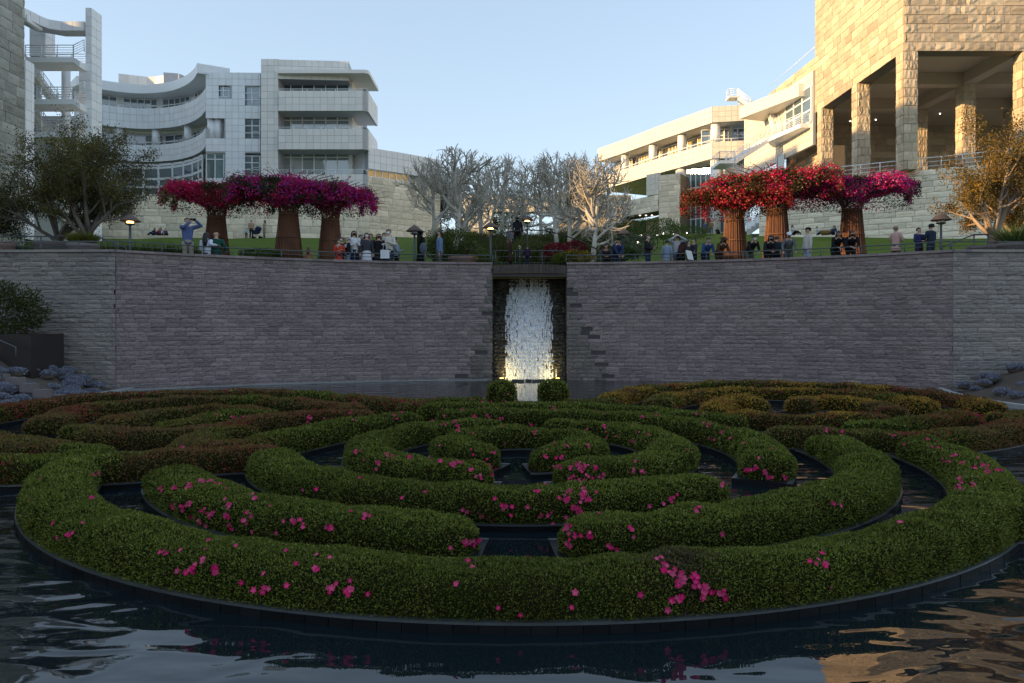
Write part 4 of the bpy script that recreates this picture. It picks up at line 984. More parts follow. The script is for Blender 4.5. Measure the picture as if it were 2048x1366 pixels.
# ---- right of it: wall with gold windows below a white volume
gw = thing('gallery_wing', 'white and stone wing with a strip of gold lit windows behind the bare trees', 'building', (X(790, 90), 90, 11))
gp_ = [P2(736.5, 86.5), P2(800, 89), P2(880, 93)]
stonework(gw, gp_, 9, Z(358, 88), 'trav_pale', 1.4, .76, 150, core=1.0)
panels(gw, gp_, Z(343, 88), Z(297, 87), cap=100, core=.6)
T = path_len(gp_)[-1]; g2 = offset(gp_, .25); window(gw, g2, .02, T*.55, Z(358, 88)+.03, Z(343, 88)-.03, 6, 1, M['glass_gold'], fw=.12)
MB().strip(offset(gp_, 1.2), 9, Z(298, 87), 8).build('wall_mass', M['enamel'], gw)
# ---- far centre: low stone gateway across the end of the stream garden
gt = thing('stone_gateway', 'low stone gateway beam on piers at the far end of the stream garden', 'building', (X(1080, 128), 128, 14))
stonework(gt, [P2(925, 128), P2(1262, 128)], Z(424, 128), Z(390, 128), 'trav_pale', 1.5, .76, 60, core=2, minpx=7)
stonework(gt, [P2(1118, 126), P2(1262, 126)], 13, Z(424.5, 126), 'trav', 1.5, .76, 80, core=2, minpx=7)
stonework(gt, [P2(925, 126), P2(985, 126)], 13, Z(424.5, 126), 'trav_pale', 1.5, .76, 40, core=2, minpx=7)

# ---- right: long white pavilion
rb = thing('long_pavilion', 'long white panelled pavilion with columns and loggia receding to the centre', 'building', (26, 103, 14))
rp = [P2(1196, 124), P2(1250, 117.5), P2(1320, 109.5), P2(1425, 100)]; rq = [P2(1425.4, 100), P2(1499, 99)]
zr = lambda py: Z(py, 100)
panels(rb, rp, zr(245), zr(213), 'enamel_dimmed', .8, 260, core=.5, minpx=6); panels(rb, rq, zr(245), zr(213), 'enamel_dimmed', .8, 60, core=.5)
panels(rb, rp, zr(317), zr(284), 'enamel_dimmed', .8, 220, core=.4, minpx=6); panels(rb, rq, zr(317), zr(284), 'enamel_dimmed', .8, 60, core=.4)
full = rp+[rq[1]]; fo = offset(full, .15)
mb = MB(); mb.prism(fo+offset(full, 12)[::-1], zr(245)+.02, zr(245)+.3); mb.prism(fo+offset(full, 12)[::-1], zr(317)+.02, zr(317)+.3); mb.prism(fo+offset(full, 12)[::-1], zr(216), zr(215)); mb.build('soffit', M['soffit'], rb)
gi = offset(rp, 3.0); T = path_len(gi)[-1]
MB().strip(offset(gi, .4), zr(317), zr(245), .4).build('wall_core', M['enamel_joint'], rb)
for a, b, g in ((.02, .2, 'glass_gold'), (.24, .42, 'glass_gold'), (.46, .66, 'glass_gold'), (.70, .97, 'glass_gold')):
    window(rb, gi, T*a, T*b, zr(284)-.2, zr(249), 7, 3, M[g], fw=.12)
gi2 = offset(rq, 3.0); window(rb, [(gi2[0][0]-1.5, gi2[0][1]), gi2[1]], .1, path_len(gi2)[-1]+1.4, zr(284)-.2, zr(249), 5, 3, M['glass'], fw=.12)
ins = offset(full, 1.0)
for px in (1250, 1306, 1364, 1431):
    s = px_cut(ins, px); p = path_at(ins, s); MB().lathe([(.62, 0), (.62, zr(245)-zr(285))], (p.x, p.y, zr(285)), 18).build('column', M['white'], rb)
for px in (1364, 1431):
    s = px_cut(ins, px); p = path_at(ins, s); MB().lathe([(.68, 0), (.68, zr(317)-13.2)], (p.x, p.y, 13.2), 18).build('column', M['white'], rb)
gg = [P2(1352, 107.5), P2(1434, 103)]; window(rb, gg, .1, path_len(gg)[-1]-.1, 13.4, zr(318), 8, [13.4, 15.0, 17.2, 19.4, 21.6, zr(318)], M['glass_green'], fw=.14, name='curtain_wall')
gg2 = [P2(1434.5, 103), P2(1500, 101.5)]; window(rb, gg2, .1, path_len(gg2)[-1]-.1, 13.4, zr(318), 5, [13.4, 15.0, 17.2, 19.4, 21.6, zr(318)], M['glass'], fw=.14, name='curtain_wall')
railing(rb, [(p[0], p[1], zr(284)) for p in offset(full, .2)], .4, 1, 2.2, .05)
# stone porch at its foot
po = thing('stone_porch', 'stone porch block with dark doorway in front of the long pavilion', 'building', (X(1320, 104), 104, 13.4))
stonework(po, [P2(1318, 103), P2(1361, 101.5)], 13.2, Z(348, 102), 'trav_pale', 1.4, .76, 120, core=4)
stonework(po, [P2(1215, 112), P2(1293, 105), P2(1317.5, 103)], Z(424, 104), Z(391, 104), 'trav_pale', 1.4, .76, 80, core=3, minpx=6)
panels(po, [P2(1293, 104.6), P2(1317.7, 102.9)], Z(391, 104)+.01, Z(348, 104), 'enamel_dimmed', .8, 30, core=.4, minpx=5)
stonework(po, [P2(1215, 116), P2(1267, 112)], 13.2, Z(424, 104), 'trav', 1.4, .76, 60, core=2, minpx=6)
MB().strip([P2(1267.5, 114), P2(1293, 112)], 13.2, Z(424, 104), .3).build('door_recess', M['darkmetal'], po)
stonework(po, [P2(1293, 112), P2(1318, 108)], 13.2, Z(424, 104), 'trav', 1.4, .76, 30, core=.5, minpx=6)
for px in (1280, 1292, 1304): MB().lathe([(.12, 0), (.12, .05)], (X(px, 107), 107, Z(424, 104)-.06), 8).build('down_light', M['downlight'], po)

# ---- right: white wing with outside stairs between pavilion and stone tower
mw_ = thing('stair_wing', 'white and stone wing with outside stairs between pavilion and golden tower', 'building', (32, 88, 12))
mp_ = [(30.5, 98.4), (32.2, 80.2)]
zt_ = Z(140, 80); 
def hm(a, b, c, e): return (px_cut(mp_, a), px_cut(mp_, b), Z(e, 82), Z(c, 82))
h1 = hm(1572, 1625, 178, 250)
panels(mw_, mp_, 21.6, zt_, 'enamel_dimmed', .8, 200, holes=[h1], core=.3)
panels(mw_, [(31.6, 96.0), (32.9, 80.2)], zt_-.5, zt_-.4, 'enamel_dimmed', .8, 1)
stonework(mw_, [(33.2, 97), (33.9, 80.4)], zt_-.2, zt_+2.6, 'trav', 1.5, .76, 60, core=3)
stonework(mw_, [(33.6, 97), (34.0, 80.4)], 10, 21.6, 'trav', 1.5, .76, 80, core=2)
mpw = offset(mp_, -.03); window(mw_, mpw, h1[0]+.1, h1[1]-.1, Z(250, 82), Z(180, 82), 3, 3, M['glass'], fw=.16)
mb = MB(); mb.prism([(27.6, 91.0), (31.35, 82.0), (32.4, 82.0), (31.6, 92.5)], 27.35, 28.75); mb.build('visor', M['enamel_dimmed'], mw_)
mb = MB(); mb.prism([(29.6, 87.0), (31.0, 80.6), (32.1, 80.6), (31.4, 90)], 23.55, 24.0); mb.build('balcony_slab', M['white'], mw_)
railing(mw_, [(29.65, 87, 24.0), (31.05, 80.65, 24.0), (32.0, 80.65, 24.0)], 1.1, 6, 1.1, .04)
stairs(mw_, (29.6, 87.6, 23.95), (25.2, 86.4, 21.1), 1.9, 12); MB().box(23.6, 25.3, 85.2, 88.6, 20.7, 21.05).build('landing', M['white'], mw_)
railing(mw_, [(25.3, 85.2, 21.05), (23.6, 85.2, 21.05), (23.6, 88.5, 21.05)], 1.0, 5, 1.0, .04)
stairs(mw_, (25.2, 88.4, 20.95), (27.6, 87.6, 19.6), 1.8, 8); MB().box(27.2, 31.2, 86.2, 88.6, 19.2, 19.55).build('landing', M['white'], mw_)
railing(mw_, [(27.2, 86.2, 19.55), (31.2, 86.2, 19.55)], 1.0, 5, 1.0, .04)
stairs(mw_, (27.4, 85.6, 19.5), (23.8, 83.5, 16.6), 1.8, 12); stairs(mw_, (28.0, 76, 15.0), (22.6, 74.2, 11.4), 2.2, 12)
window(mw_, [(31.3, 88.4), (31.5, 86.5)], 0, 1.7, 19.6, 22.2, 1, 1, M['glass_blind'], name='stair_door')
stairs(mw_, (30.2, 92.5, 28.6), (28.0, 93.2, 30.6), 1.2, 8, 'roof_ladder'); railing(mw_, [(28.0, 92.6, 30.6), (26.9, 93, 30.6), (26.9, 94, 30.6)], 1.0, 4, .8, .04); MB().box(26.8, 28.1, 92.5, 94.1, 30.4, 30.6).build('roof_platform', M['white'], mw_)
stairs(mw_, (31.0, 89.2, 27.2), (30.6, 86.4, 24.1), .9, 12, 'inner_stair')
MB().tube([(33.2, 97, zt_+3.6), (33.6, 80.6, zt_+3.6)], .03, 5).build('roof_wire', M['white'], mw_)

# ---- right: golden travertine tower on pillars
tt = thing('stone_tower', 'massive golden travertine tower raised on square stone pillars at the right', 'building', (43, 72, 15))
x0, y0, zs0, zt0, y1, x1 = 32.4, 62.0, 24.98, 43.0, 80.2, 66.0
MB().box(x0+.06, x1, y0+.06, y1, 26.0, zt0-.01).build('wall_core', M['trav_joint'], tt)
MB().box(x0+.06, x0+1.3, y0+.06, y1, zs0+.01, 25.99).build('edge_beam', M['trav_joint'], tt); MB().box(x0+1.31, x1, y0+.06, y0+1.3, zs0+.01, 25.99).build('edge_beam', M['trav_joint'], tt)
clad(tt, 'stone', M['trav'], cells_on([(x0+.06, y0+.06), (x1, y0+.06)], zs0, zt0, 1.55, .76, vary=.35), .12, .035, 300, 1, minpx=8, jitter=.2, restname='far_stones')
clad(tt, 'stone', M['trav'], cells_on([(x0+.06, y1), (x0+.06, y0+.06)], zs0, zt0, 1.55, .76, vary=.35), .10, .035, 200, 1, minpx=4, jitter=.2, restname='far_stones')
def pillar(px_, py_, z0=15.2, z1=None, w=1.25):
    z1 = z1 or zs0
    pl = MB().box(px_+.06, px_+w-.06, py_+.06, py_+w-.06, z0, z1-.002).build('pillar', M['trav_joint'], tt)
    a = [(px_+.06, py_+w-.06), (px_+.06, py_+.06), (px_+w-.06, py_+.06), (px_+w-.06, py_+w-.06)]
    for e in range(3): clad(pl, 'stone', M['trav'], cells_on([a[e], a[e+1]], z0, z1, .7 if e == 1 else .9, .76, vary=.25), .10, .03, 30, 1, minpx=4, jitter=.3, restname='far_stones')
for yy in (62.0, 70.2, 78.3):
    for xx in (32.34, 42.2, 52.0):
        if yy == 62.0 and xx > 50: continue
        pillar(xx, yy)
mb = MB()
for yy in (70.2, 78.3): mb.box(x0+1.32, x1, yy+.1, yy+1.15, 24.9, 25.98)
for xx in (42.2, 52.0):
    for ya, yb in ((63.31, 70.28), (71.37, 78.38)): mb.box(xx+.1, xx+1.15, ya, yb, 24.92, 25.985)
mb.build('ceiling_beams', M['soffit_tan'], tt)
MB().box(x0+1.31, x1, y0+1.31, 91, 25.995, 26.2).build('ceiling', M['soffit_tan'], tt)
MB().prism([(24.5, 69.6), (29.2, 66.4), (38.3, 60.8), (60, 48), (66, 60), (66, 92), (30, 92)], 14.6, 15.2).build('terrace_floor', M['concrete'], tt)
stonework(tt, [(32.9, 89), (x1, 89)], 15.2, 26, 'trav', 1.5, .76, 60, core=1, minpx=7)
for a, b in ((34.5, 36.5), (44, 50), (53, 57)): window(tt, [(a, 88.75), (b, 88.75)], 0, b-a, 15.4, 18.8, 2, 2, M['glass'], name='lobby_window')
for k in range(12):
    xx = 34+random.random()*16; yy = 80+random.random()*7; MB().lathe([(.07, 0), (.07, .05)], (xx, yy, 25.93), 8).build('down_light', M['downlight'], tt)
# its base wall of pale travertine above the right lawn
bw_ = thing('base_wall', 'pale travertine base wall below the golden tower along the right lawn', 'wall', (36, 61, 9))
bpath = [(23.0, 69.8), (28.9, 65.8), (38.0, 60.2), (60, 47)]
stonework(bw_, bpath, 8.6, 15.25, 'trav_pale', 1.6, .48, 300, core=1.2, thick=.08)
railing(bw_, [(p[0]+.2, p[1]+.4, 15.25) for p in bpath], 1.05, 3, 1.6, .04)

# ================================================================== TREES
class Tree:
    def __init__(s, seed): s.r = random.Random(seed); s.tubes = []; s.tips = []; s.clip = None
    def rot(s, d, ang):
        a = Vector((s.r.gauss(0, 1), s.r.gauss(0, 1), s.r.gauss(0, 1))); a = d.cross(a).normalized()
        return (Matrix.Rotation(ang, 3, a) @ d).normalized()
    def branch(s, p, d, L, r, lv, top, jit, up, nch, ratio, ang, taper=.55, knob=0.):
        pts = [Vector(p)]; rad = [r]; n = 5; d = Vector(d).normalized()
        for i in range(n):
            d = (d+Vector((s.r.gauss(0, jit), s.r.gauss(0, jit), s.r.gauss(0, jit)+up))).normalized()
            q = pts[-1]+d*(L/n)
            if s.clip and s.clip(q): break
            pts.append(q); rad.append(r*(1-(1-taper)*(i+1)/n))
        if len(pts) < 2: return
        n = len(pts)-1
        if lv == top and knob: rad[-1] = rad[-2]*knob; rad[-2] *= 1.1
        s.tubes.append((lv, pts, rad))
        if lv == top: s.tips.append(pts); return
        k = nch[lv] if hasattr(nch, '__len__') else nch
        for c in range(k):
            t = .3+.7*(c+1)/k*s.r.uniform(.85, 1.) if c < k-1 else 1.
            i = min(int(t*n), n-1); q = pts[i].lerp(pts[i+1], min(1, t*n-i))
            dd = s.rot(d, math.radians(s.r.uniform(*ang))*(.45 if c == k-1 else 1))
            s.branch(q, dd, L*ratio*s.r.uniform(.75, 1.2), rad[i]*s.r.uniform(.55, .75), lv+1, top, jit, up, nch, ratio, ang, taper, knob)
    def build(s, t, bark, split=1, sides=(8, 6, 5, 4, 3, 3)):
        A, B = MB(), MB()
        for lv, pts, rad in s.tubes: (A if lv < split else B).tube(pts, rad, sides[min(lv, 5)], cap=lv > 2)
        A.build('trunk', bark, t); B.build('branches', bark, t)
def leafy_tree(label, base, hgt, spread, seed, cols, w=None, trunk=.16, fork=.9, limbs=7, dens=20, L=.085, W=.045, bark='bark_tan', lean=(0, 0), group=None, elev=(35, 70), name='crape_myrtle'):
    t = thing(name, label, 'tree', base, group); T = Tree(seed); r = T.r; b = Vector(base); top = b+Vector((lean[0], lean[1], fork))
    T.tubes.append((0, [b-Vector((0, 0, .1)), b.lerp(top, .5)+Vector((r.gauss(0, .03), 0, 0)), top], [trunk*1.1, trunk*.95, trunk*.9]))
    for k in range(limbs):
        az = 2*math.pi*(k+r.uniform(-.3, .3))/limbs; el = math.radians(r.uniform(*elev)); d = Vector((math.cos(az)*math.cos(el), math.sin(az)*math.cos(el), math.sin(el)))
        Lm = (hgt-fork)*.46/max(.6, math.sin(el))*r.uniform(.85, 1.1) if math.sin(el) > .75 else spread*.52/max(.4, math.cos(el))*r.uniform(.85, 1.1)
        T.branch(top-Vector((0, 0, r.uniform(0, .15))), d, Lm, trunk*r.uniform(.42, .6), 1, 4, .14, .05, [0, 5, 4, 4], .56, (22, 58), .5)
    T.build(t, M[bark])
    P = []
    for pts in T.tips:
        for p in pts[1:]: P += [p]*max(1, dens//5)
    P = np.array([tuple(p) for p in P]); N = rng.normal(0, 1, P.shape); P = P+rng.normal(0, .13, P.shape)
    c = pal(len(P), cols, w, .35)*(.65+.7*vnoise(P, 1.3))[:, None]
    leaves('crown', P, N, L, W, np.clip(c, 0, 1), t, spread=.6)
    return t
OLV = [(.10, .105, .03), (.12, .11, .034), (.07, .078, .024), (.15, .10, .03)]
ORG = [(.19, .115, .022), (.14, .085, .02), (.10, .085, .022), (.24, .15, .03)]
PZ = 4.33
leafy_tree('olive brown crape myrtle, left one of the pair above the far left wall', (X(117, 29), 29, PZ+.4), 5.3, 2.4, 3, OLV, trunk=.17, dens=38, bark='bark_grey', group='crape myrtles behind the far left wall')
leafy_tree('olive brown crape myrtle, right one of the pair above the far left wall', (X(172, 28.2), 28.2, PZ+.4), 5.4, 2.4, 5, OLV, trunk=.20, dens=38, lean=(.1, 0), bark='bark_grey', group='crape myrtles behind the far left wall')
leafy_tree('dark leafy tree cut off by the left picture edge', (X(-55, 30), 30, PZ), 4.6, 2.0, 8, [(.035, .045, .016), (.05, .055, .02)], trunk=.15, dens=38, bark='bark_grey')
leafy_tree('sunlit golden crape myrtle with pale trunk above the far right wall', (X(1986, 27.6), 27.6, PZ+.4), 5.3, 2.5, 13, ORG, trunk=.17, dens=38, bark='bark_tan', group='crape myrtles behind the far right wall')
leafy_tree('golden brown crape myrtle at the right picture edge behind the nearer one', (X(2052, 30.5), 30.5, PZ+.4), 5.6, 2.6, 14, ORG+OLV, trunk=.2, dens=38, bark='bark_tan', group='crape myrtles behind the far right wall')
def plane_tree(label, px, d, ztop, spread, seed, trunk=.17, fork=1.6, limbs=10):
    x = X(px, d); g = lawn_z(x, d); hgt = ztop-g; t = thing('bare_plane_tree', label, 'tree', (x, d, g), 'bare pollarded plane trees along the stream'); T = Tree(seed); r = T.r; b = Vector((x, d, g-.1))
    tr = [b, b+Vector((r.gauss(0, .08), 0, fork*.5)), b+Vector((r.gauss(0, .1), 0, fork)), b+Vector((r.gauss(0, .2), r.gauss(0, .2), hgt*.62))]
    T.tubes.append((0, tr, [trunk, trunk*.85, trunk*.75, trunk*.4]))
    ctr = Vector((x, d, g+hgt*.60)); rx, rz = spread, hgt*.42         # pollarded: clipped to a rounded crown
    T.clip = lambda q: ((q.x-ctr.x)/rx)**2+((q.y-ctr.y)/rx)**2+((q.z-ctr.z)/rz)**2 > r.uniform(.75, 1.35) and (q.z > ctr.z-rz*.8)
    for k in range(limbs):
        az = 2*math.pi*(k+r.uniform(-.35, .35))/limbs; q = k/max(1, limbs-1); z = fork*.75+(hgt*.6-fork*.75)*q; el = math.radians(r.uniform(12, 38)+q*24)
        Lm = spread*(.80-.10*q)*r.uniform(.85, 1.15); p = b+Vector((0, 0, z))
        T.branch(p, Vector((math.cos(az)*math.cos(el), math.sin(az)*math.cos(el), math.sin(el))), Lm, trunk*.50, 1, 4, .24, .10, [0, 5, 4, 3], .62, (26, 60), .72, 1.35)
    T.tubes = [(lv, pts, rad if lv == 0 else [max(v, (.0, .036, .025, .018, .013)[lv]) for v in rad]) for lv, pts, rad in T.tubes]; T.build(t, M['bark_pale']); return t
for i, (lab, px, d, yt, sp, tr, fk) in enumerate((
    ('large bare pale plane tree left of the footbridge', 915, 41, 300, 2.9, .21, 1.5),
    ('bare plane tree nearest the right end of the footbridge', 1188, 37, 306, 2.0, .15, 1.6),
    ('bare plane tree with forked trunk just right of the footbridge', 1140, 39, 304, 2.1, .15, 1.9),
    ('bare plane tree standing second behind the footbridge on the right', 1109, 46, 306, 2.5, .16, 1.9),
    ('slim bare plane tree far back at the centre of the stream garden', 1044, 58, 318, 2.7, .16, 2.2),
    ('bare plane tree far back on the left of the stream', 1003, 54, 312, 2.6, .16, 2.2),
    ('bare plane tree behind the large one on the left', 962, 50, 306, 2.4, .16, 2.0),
    ('bare plane tree far back on the right between two nearer trunks', 1156, 56, 308, 3.0, .17, 2.2),
    ('bare plane tree at the back right of the grove near the pavilion', 1216, 50, 310, 2.4, .16, 2.0),
    ('thin bare plane tree in the middle distance right of the stream', 1080, 52, 308, 2.6, .15, 2.1),
    ('bare plane tree at the back left of the grove', 868, 52, 302, 2.8, .16, 2.0))):
    plane_tree(lab, px, d, Z(yt, d), sp, 40+i, tr, fk)
# evergreens seen through the grove
for i, (lab, px, d, rx, yt, yb) in enumerate((('dark evergreen tree seen through the bare branches on the left', 880, 96, 2.4, 350, 440), ('dark evergreen seen through the stone gateway', 1022, 140, 5.0, 412, 470), ('evergreen beyond the stone gateway left of the lamp', 960, 142, 4.0, 430, 470))):
    z0, z1 = Z(yb, d), Z(yt, d); leafy = thing('evergreen_tree', lab, 'tree', (X(px, d), d, z0), 'evergreens behind the grove')
    mb = MB(); mb.tube([(X(px, d), d, z0-1.5), (X(px, d), d, (z0+z1)/2)], [.25, .12], 6); mb.build('trunk', M['bark_grey'], leafy)
    P, N = blob_leaves((X(px, d), d, (z0+z1)/2), (rx, rx, (z1-z0)/2*1.1), 5000, .2); leaves('crown', P, N, .34, .16, pal(len(P), [(.05, .065, .025), (.075, .08, .03), (.03, .042, .018)], var=.35), leafy, spread=.9)

# ================================================================== BOUGAINVILLEA ARBOURS
def arbour(label, px, d, ybase, yneck, ytop, rb, rn, Rc, seed, blooms, bw, group, side=0, mid=.35, n=21000, crownx=0., low=(.035, .05, .02)):
    x = X(px, d); zb, zn, zt = Z(ybase, d)-.25, Z(yneck, d), Z(ytop, d); r = random.Random(seed)
    t = thing('bougainvillea_arbour', label, 'arbour', (x, d, zb), group); NB = 30
    def prof(k):  # bar profile radius, height
        out = []
        for s in np.linspace(0, 1, 6): out.append((rb+(rn-rb)*s**.8, zb+(zn-zb)*s))
        H = zt-zn
        for s in (.18, .38, .6, .8, 1.0): out.append((rn+(Rc*.92-rn)*s**1.75, zn+H*.86*(1-(1-s)**2.1)))
        return out
    for k in range(NB):
        a = 2*math.pi*k/NB+r.uniform(-.03, .03); pr = prof(k)
        MB().tube([(x+math.cos(a)*q+crownx*max(0, (z-zn)/(zt-zn)), d+math.sin(a)*q, z) for q, z in pr], [.020]*6+[.016]*5, 4).build('bar', M['rust'], t)
    for zz, rr in ((zb+.35, None), (zb+(zn-zb)*.5, None), (zn-.12, None)):
        s = (zz-zb)/(zn-zb); q = rb+(rn-rb)*max(s, 0)**.8+.012
        MB().tube([(x+math.cos(a)*q, d+math.sin(a)*q, zz) for a in np.linspace(0, 2*math.pi, 25)], .028, 5, cap=False).build('hoop', M['rust'], t)
    MB().lathe([(rb*.86, 0), ((rb+rn)*.43, (zn-zb)*.5), (rn*.86, zn-zb)], (x, d, zb), 20).build('soil_core', M['rust'], t)
    # crown
    H = zt-zn; a = rng.uniform(0, 2*np.pi, n); q = np.sqrt(rng.random(n)); lob = 1+.13*np.sin(a*3+seed)+.08*np.sin(a*7+seed*2)
    rr = q*Rc*lob; zl = zn+H*.86*(1-(1-np.clip(q, 0, 1))**2.1)                     # underside follows the bars
    zu = zt-.42*H*q**2.4+.10*np.sin(rr*3+a*2)+.22*(vnoise(np.c_[np.cos(a)*rr, np.sin(a)*rr, rr*0+seed], 1.6)-.5)
    f = rng.random(n)**.75; f = np.where(rng.random(n) < .28, f*.15, f); z = zl*.97+(zu-zl)*f-.02+rng.normal(0, .06, n)
    z = np.where(q > .9, zu-rng.random(n)*H*.45, z)
    P = np.c_[x+np.cos(a)*rr+crownx*np.clip((z-zn)/H, 0, 1), d+np.sin(a)*rr, z]; N = np.c_[np.cos(a)*q, np.sin(a)*q, .4+f]
    g = vnoise(P, 1.5)+.35*vnoise(P, 4.)
    isb = rng.random(n) < np.clip((g-.60)*3.2+(mid+.2)*f+.2*(q > .75), 0.03, .92)
    c = pal(n, [low, (low[0]*1.5, low[1]*1.35, low[2]*1.2), (low[0]*.6, low[1]*.6, low[2]*.7)], var=.35); cb = pal(n, blooms, bw, .28)
    hue = vnoise(P+40, .9); c[isb] = cb[isb]
    leaves('foliage', P[~isb], N[~isb], .10, .06, c[~isb], t, spread=.9)
    leaves('blossom', P[isb], N[isb], .085, .075, c[isb], t, M['petal'], spread=.9)
    # loose sprays hanging from the rim
    SP = []; SC = []
    for k in range(46):
        aa = r.uniform(0, 2*math.pi); q0 = r.uniform(.45, 1.02)*Rc; L_ = r.uniform(.2, .85); zz = zn+H*.86*(1-(1-min(q0/Rc, 1))**2.1)
        for s in range(9):
            u = s/8; SP.append((x+crownx+math.cos(aa)*(q0+.25*u)+r.gauss(0, .035), d+math.sin(aa)*(q0+.25*u)+r.gauss(0, .035), zz-L_*u+r.gauss(0, .03)))
    for k in range(38):   # shoots standing up from the top
        aa = r.uniform(0, 2*math.pi); q0 = r.uniform(.1, .9)*Rc; L_ = r.uniform(.1, .45)
        for s in range(6): u = s/5; SP.append((x+crownx+math.cos(aa)*(q0+.3*u), d+math.sin(aa)*(q0+.3*u), zt-.1-.3*(q0/Rc)**3+L_*u))
    SP = np.array(SP); cs = pal(len(SP), [low, tuple(v*1.4 for v in low)]+[blooms[0]], [2, 4, 2.2], .35)
    leaves('hanging_sprays', SP, rng.normal(0, 1, SP.shape), .08, .045, cs, t, spread=.5)
    if side:  # bare upright canes at the side
        mb = MB()
        for k in range(26):
            a0 = r.uniform(-.7, .7); z0 = zn+H*r.uniform(.3, .6); mb.tube([(x+Rc*.7, d+a0*Rc*.5, z0), (x+Rc*r.uniform(1., 1.25), d+a0*Rc*.7, z0+r.uniform(-.1, .35))], [.012, .006], 3)
        mb.build('canes', cloth((.20, .05, .06)), t)
    return t
CRIM, DPNK, PURP, MAGT, REDD, SALM, CRM, LIL = (.52, .012, .085), (.62, .025, .18), (.40, .06, .40), (.48, .010, .22), (.62, .022, .06), (.55, .16, .12), (.55, .42, .24), (.42, .17, .38)
GL, GR = 'bougainvillea arbours left of the grove', 'bougainvillea arbours right of the grove'
arbour('leftmost rusty arbour with dark crimson bougainvillea beside the hedge', 433, 36.5, 512, 432, 362, .66, .40, 2.65, 1, [CRIM, DPNK, REDD], [5, 2, 1], GL, low=(.045, .06, .025))
arbour('middle rusty arbour of the left three with purple and crimson bougainvillea', 577, 35.5, 516, 425, 350, .72, .42, 2.85, 2, [DPNK, PURP, CRIM], [3, 3, 3], GL, low=(.055, .065, .03), mid=.25)
arbour('right rusty arbour of the left three with bare canes at its side', 661, 36.2, 515, 437, 364, .64, .40, 2.2, 3, [MAGT, CRIM, PURP], [3, 3, 1], GL, side=1, low=(.06, .06, .035), mid=.2)
arbour('left rusty arbour of the right three with sunlit red and salmon bougainvillea', 1469, 35.5, 516, 437, 370, .64, .42, 2.45, 4, [REDD, SALM, CRIM, (.45, .09, .06)], [4, 3, 3, 3], GR, low=(.10, .055, .025), mid=.35)
arbour('middle rusty arbour of the right three, tallest, with red and cream blossom', 1554, 34.6, 514, 415, 336, .66, .42, 3.0, 5, [REDD, CRIM, CRM, DPNK], [4, 4, 1.4, 2], GR, low=(.075, .07, .03), mid=.3, n=24000)
arbour('rightmost rusty arbour with magenta and lilac bougainvillea', 1704, 35.0, 512, 418, 352, .66, .42, 2.95, 6, [MAGT, DPNK, LIL, CRIM], [4, 3, 1.6, 1.5], GR, low=(.045, .05, .03), mid=.28, n=24000)

# ================================================================== planting behind the wall
def on_lawn(px, d): x = X(px, d); return (x, d, lawn_z(x, d) if d > wy(x)+2.2 else PZ)
# stream garden: a dense bed of shrubs and grasses
_bed = []
for i in range(74):
    r_ = random.Random(100+i); px = r_.uniform(880, 1215); d = r_.uniform(34.2, 58)
    if abs(px-1058) < 16*36/d*.8 and d < 40: continue
    _bed.append((px, d, r_))
ORD = ['first', 'second', 'third', 'fourth', 'fifth', 'sixth', 'seventh', 'eighth', 'ninth', 'tenth', 'eleventh', 'twelfth', 'thirteenth', 'fourteenth', 'fifteenth', 'sixteenth', 'seventeenth', 'eighteenth', 'nineteenth', 'twentieth', 'twenty first', 'twenty second', 'twenty third', 'twenty fourth', 'twenty fifth', 'twenty sixth', 'twenty seventh', 'twenty eighth', 'twenty ninth', 'thirtieth', 'thirty first', 'thirty second']
for row, (a_, b_) in {'near': (34, 40), 'middle': (40, 49), 'far': (49, 59)}.items():
    for i, (px, d, r_) in enumerate(sorted([q for q in _bed if a_ <= q[1] < b_], key=lambda q: q[0])):
        c = on_lawn(px, d); s = r_.uniform(.5, .95)*(1+.012*(d-34)); place = '%s plant from the left in the %s row of the stream garden' % (ORD[i], row)
        if r_.random() < .55: shrub('green shrub, '+place, c, (s*1.1, s, s*.62), int(1700*s), r_.choice([GREEN, OLIVE, [(.11, .13, .03), (.075, .10, .025)]]), .10, .05, group='shrubs of the stream garden')
        else: tuft('grass clump, '+place, c, s, s*1.35, int(330*s)+120, r_.choice([GREEN, OLIVE, [(.12, .15, .03), (.08, .11, .025)]]), group='grass clumps of the stream garden', W=.028)
def sh(label, px, py, d, rx, rz, cols, n=1600, L=.09, W=.05, **k): shrub(label, (X(px, d), d, max(Z(py, d), PZ if d < 34 else lawn_z(X(px, d), d)-.1)), (rx, rx*.8, rz), n, cols, L, W, **k)
sh('crimson leaved shrub right of the footbridge', 1112, 515, 33.6, .55, .32, [(.22, .02, .035), (.15, .02, .03)], 1500); sh('second crimson leaved shrub behind the forked plane tree', 1150, 507, 35.4, .55, .3, [(.20, .02, .035), (.13, .02, .03)], 1300)
sh('low yellow and orange flowering shrub at the right end of the footbridge', 1150, 524, 32.6, .8, .24, [(.32, .22, .02), (.30, .13, .015), (.07, .09, .02), (.09, .11, .025)], 2000, .08, .04)
sh('bright green low shrub by the right end of the footbridge', 1128, 526, 32.4, .5, .22, [(.12, .15, .025), (.08, .11, .02)], 1100)
sh('yellow flowering plant in the pot left of the footbridge', 944, 521, 32.6, .22, .12, [(.45, .24, .02), (.10, .10, .02)], 400, .06, .04)
sh('leafy green shrub left of the footbridge behind the terracotta pot', 912, 512, 33.8, 1.2, .60, [(.08, .11, .025), (.11, .13, .03), (.05, .075, .02)], 3600)
sh('variegated pale green shrub above the terracotta pot', 938, 508, 33.4, .42, .3, [(.16, .18, .08), (.10, .13, .04)], 900)
sh('feathery green shrub at the left end of the stream garden', 880, 520, 33.2, .6, .55, [(.06, .09, .025), (.09, .11, .03)], 2000)
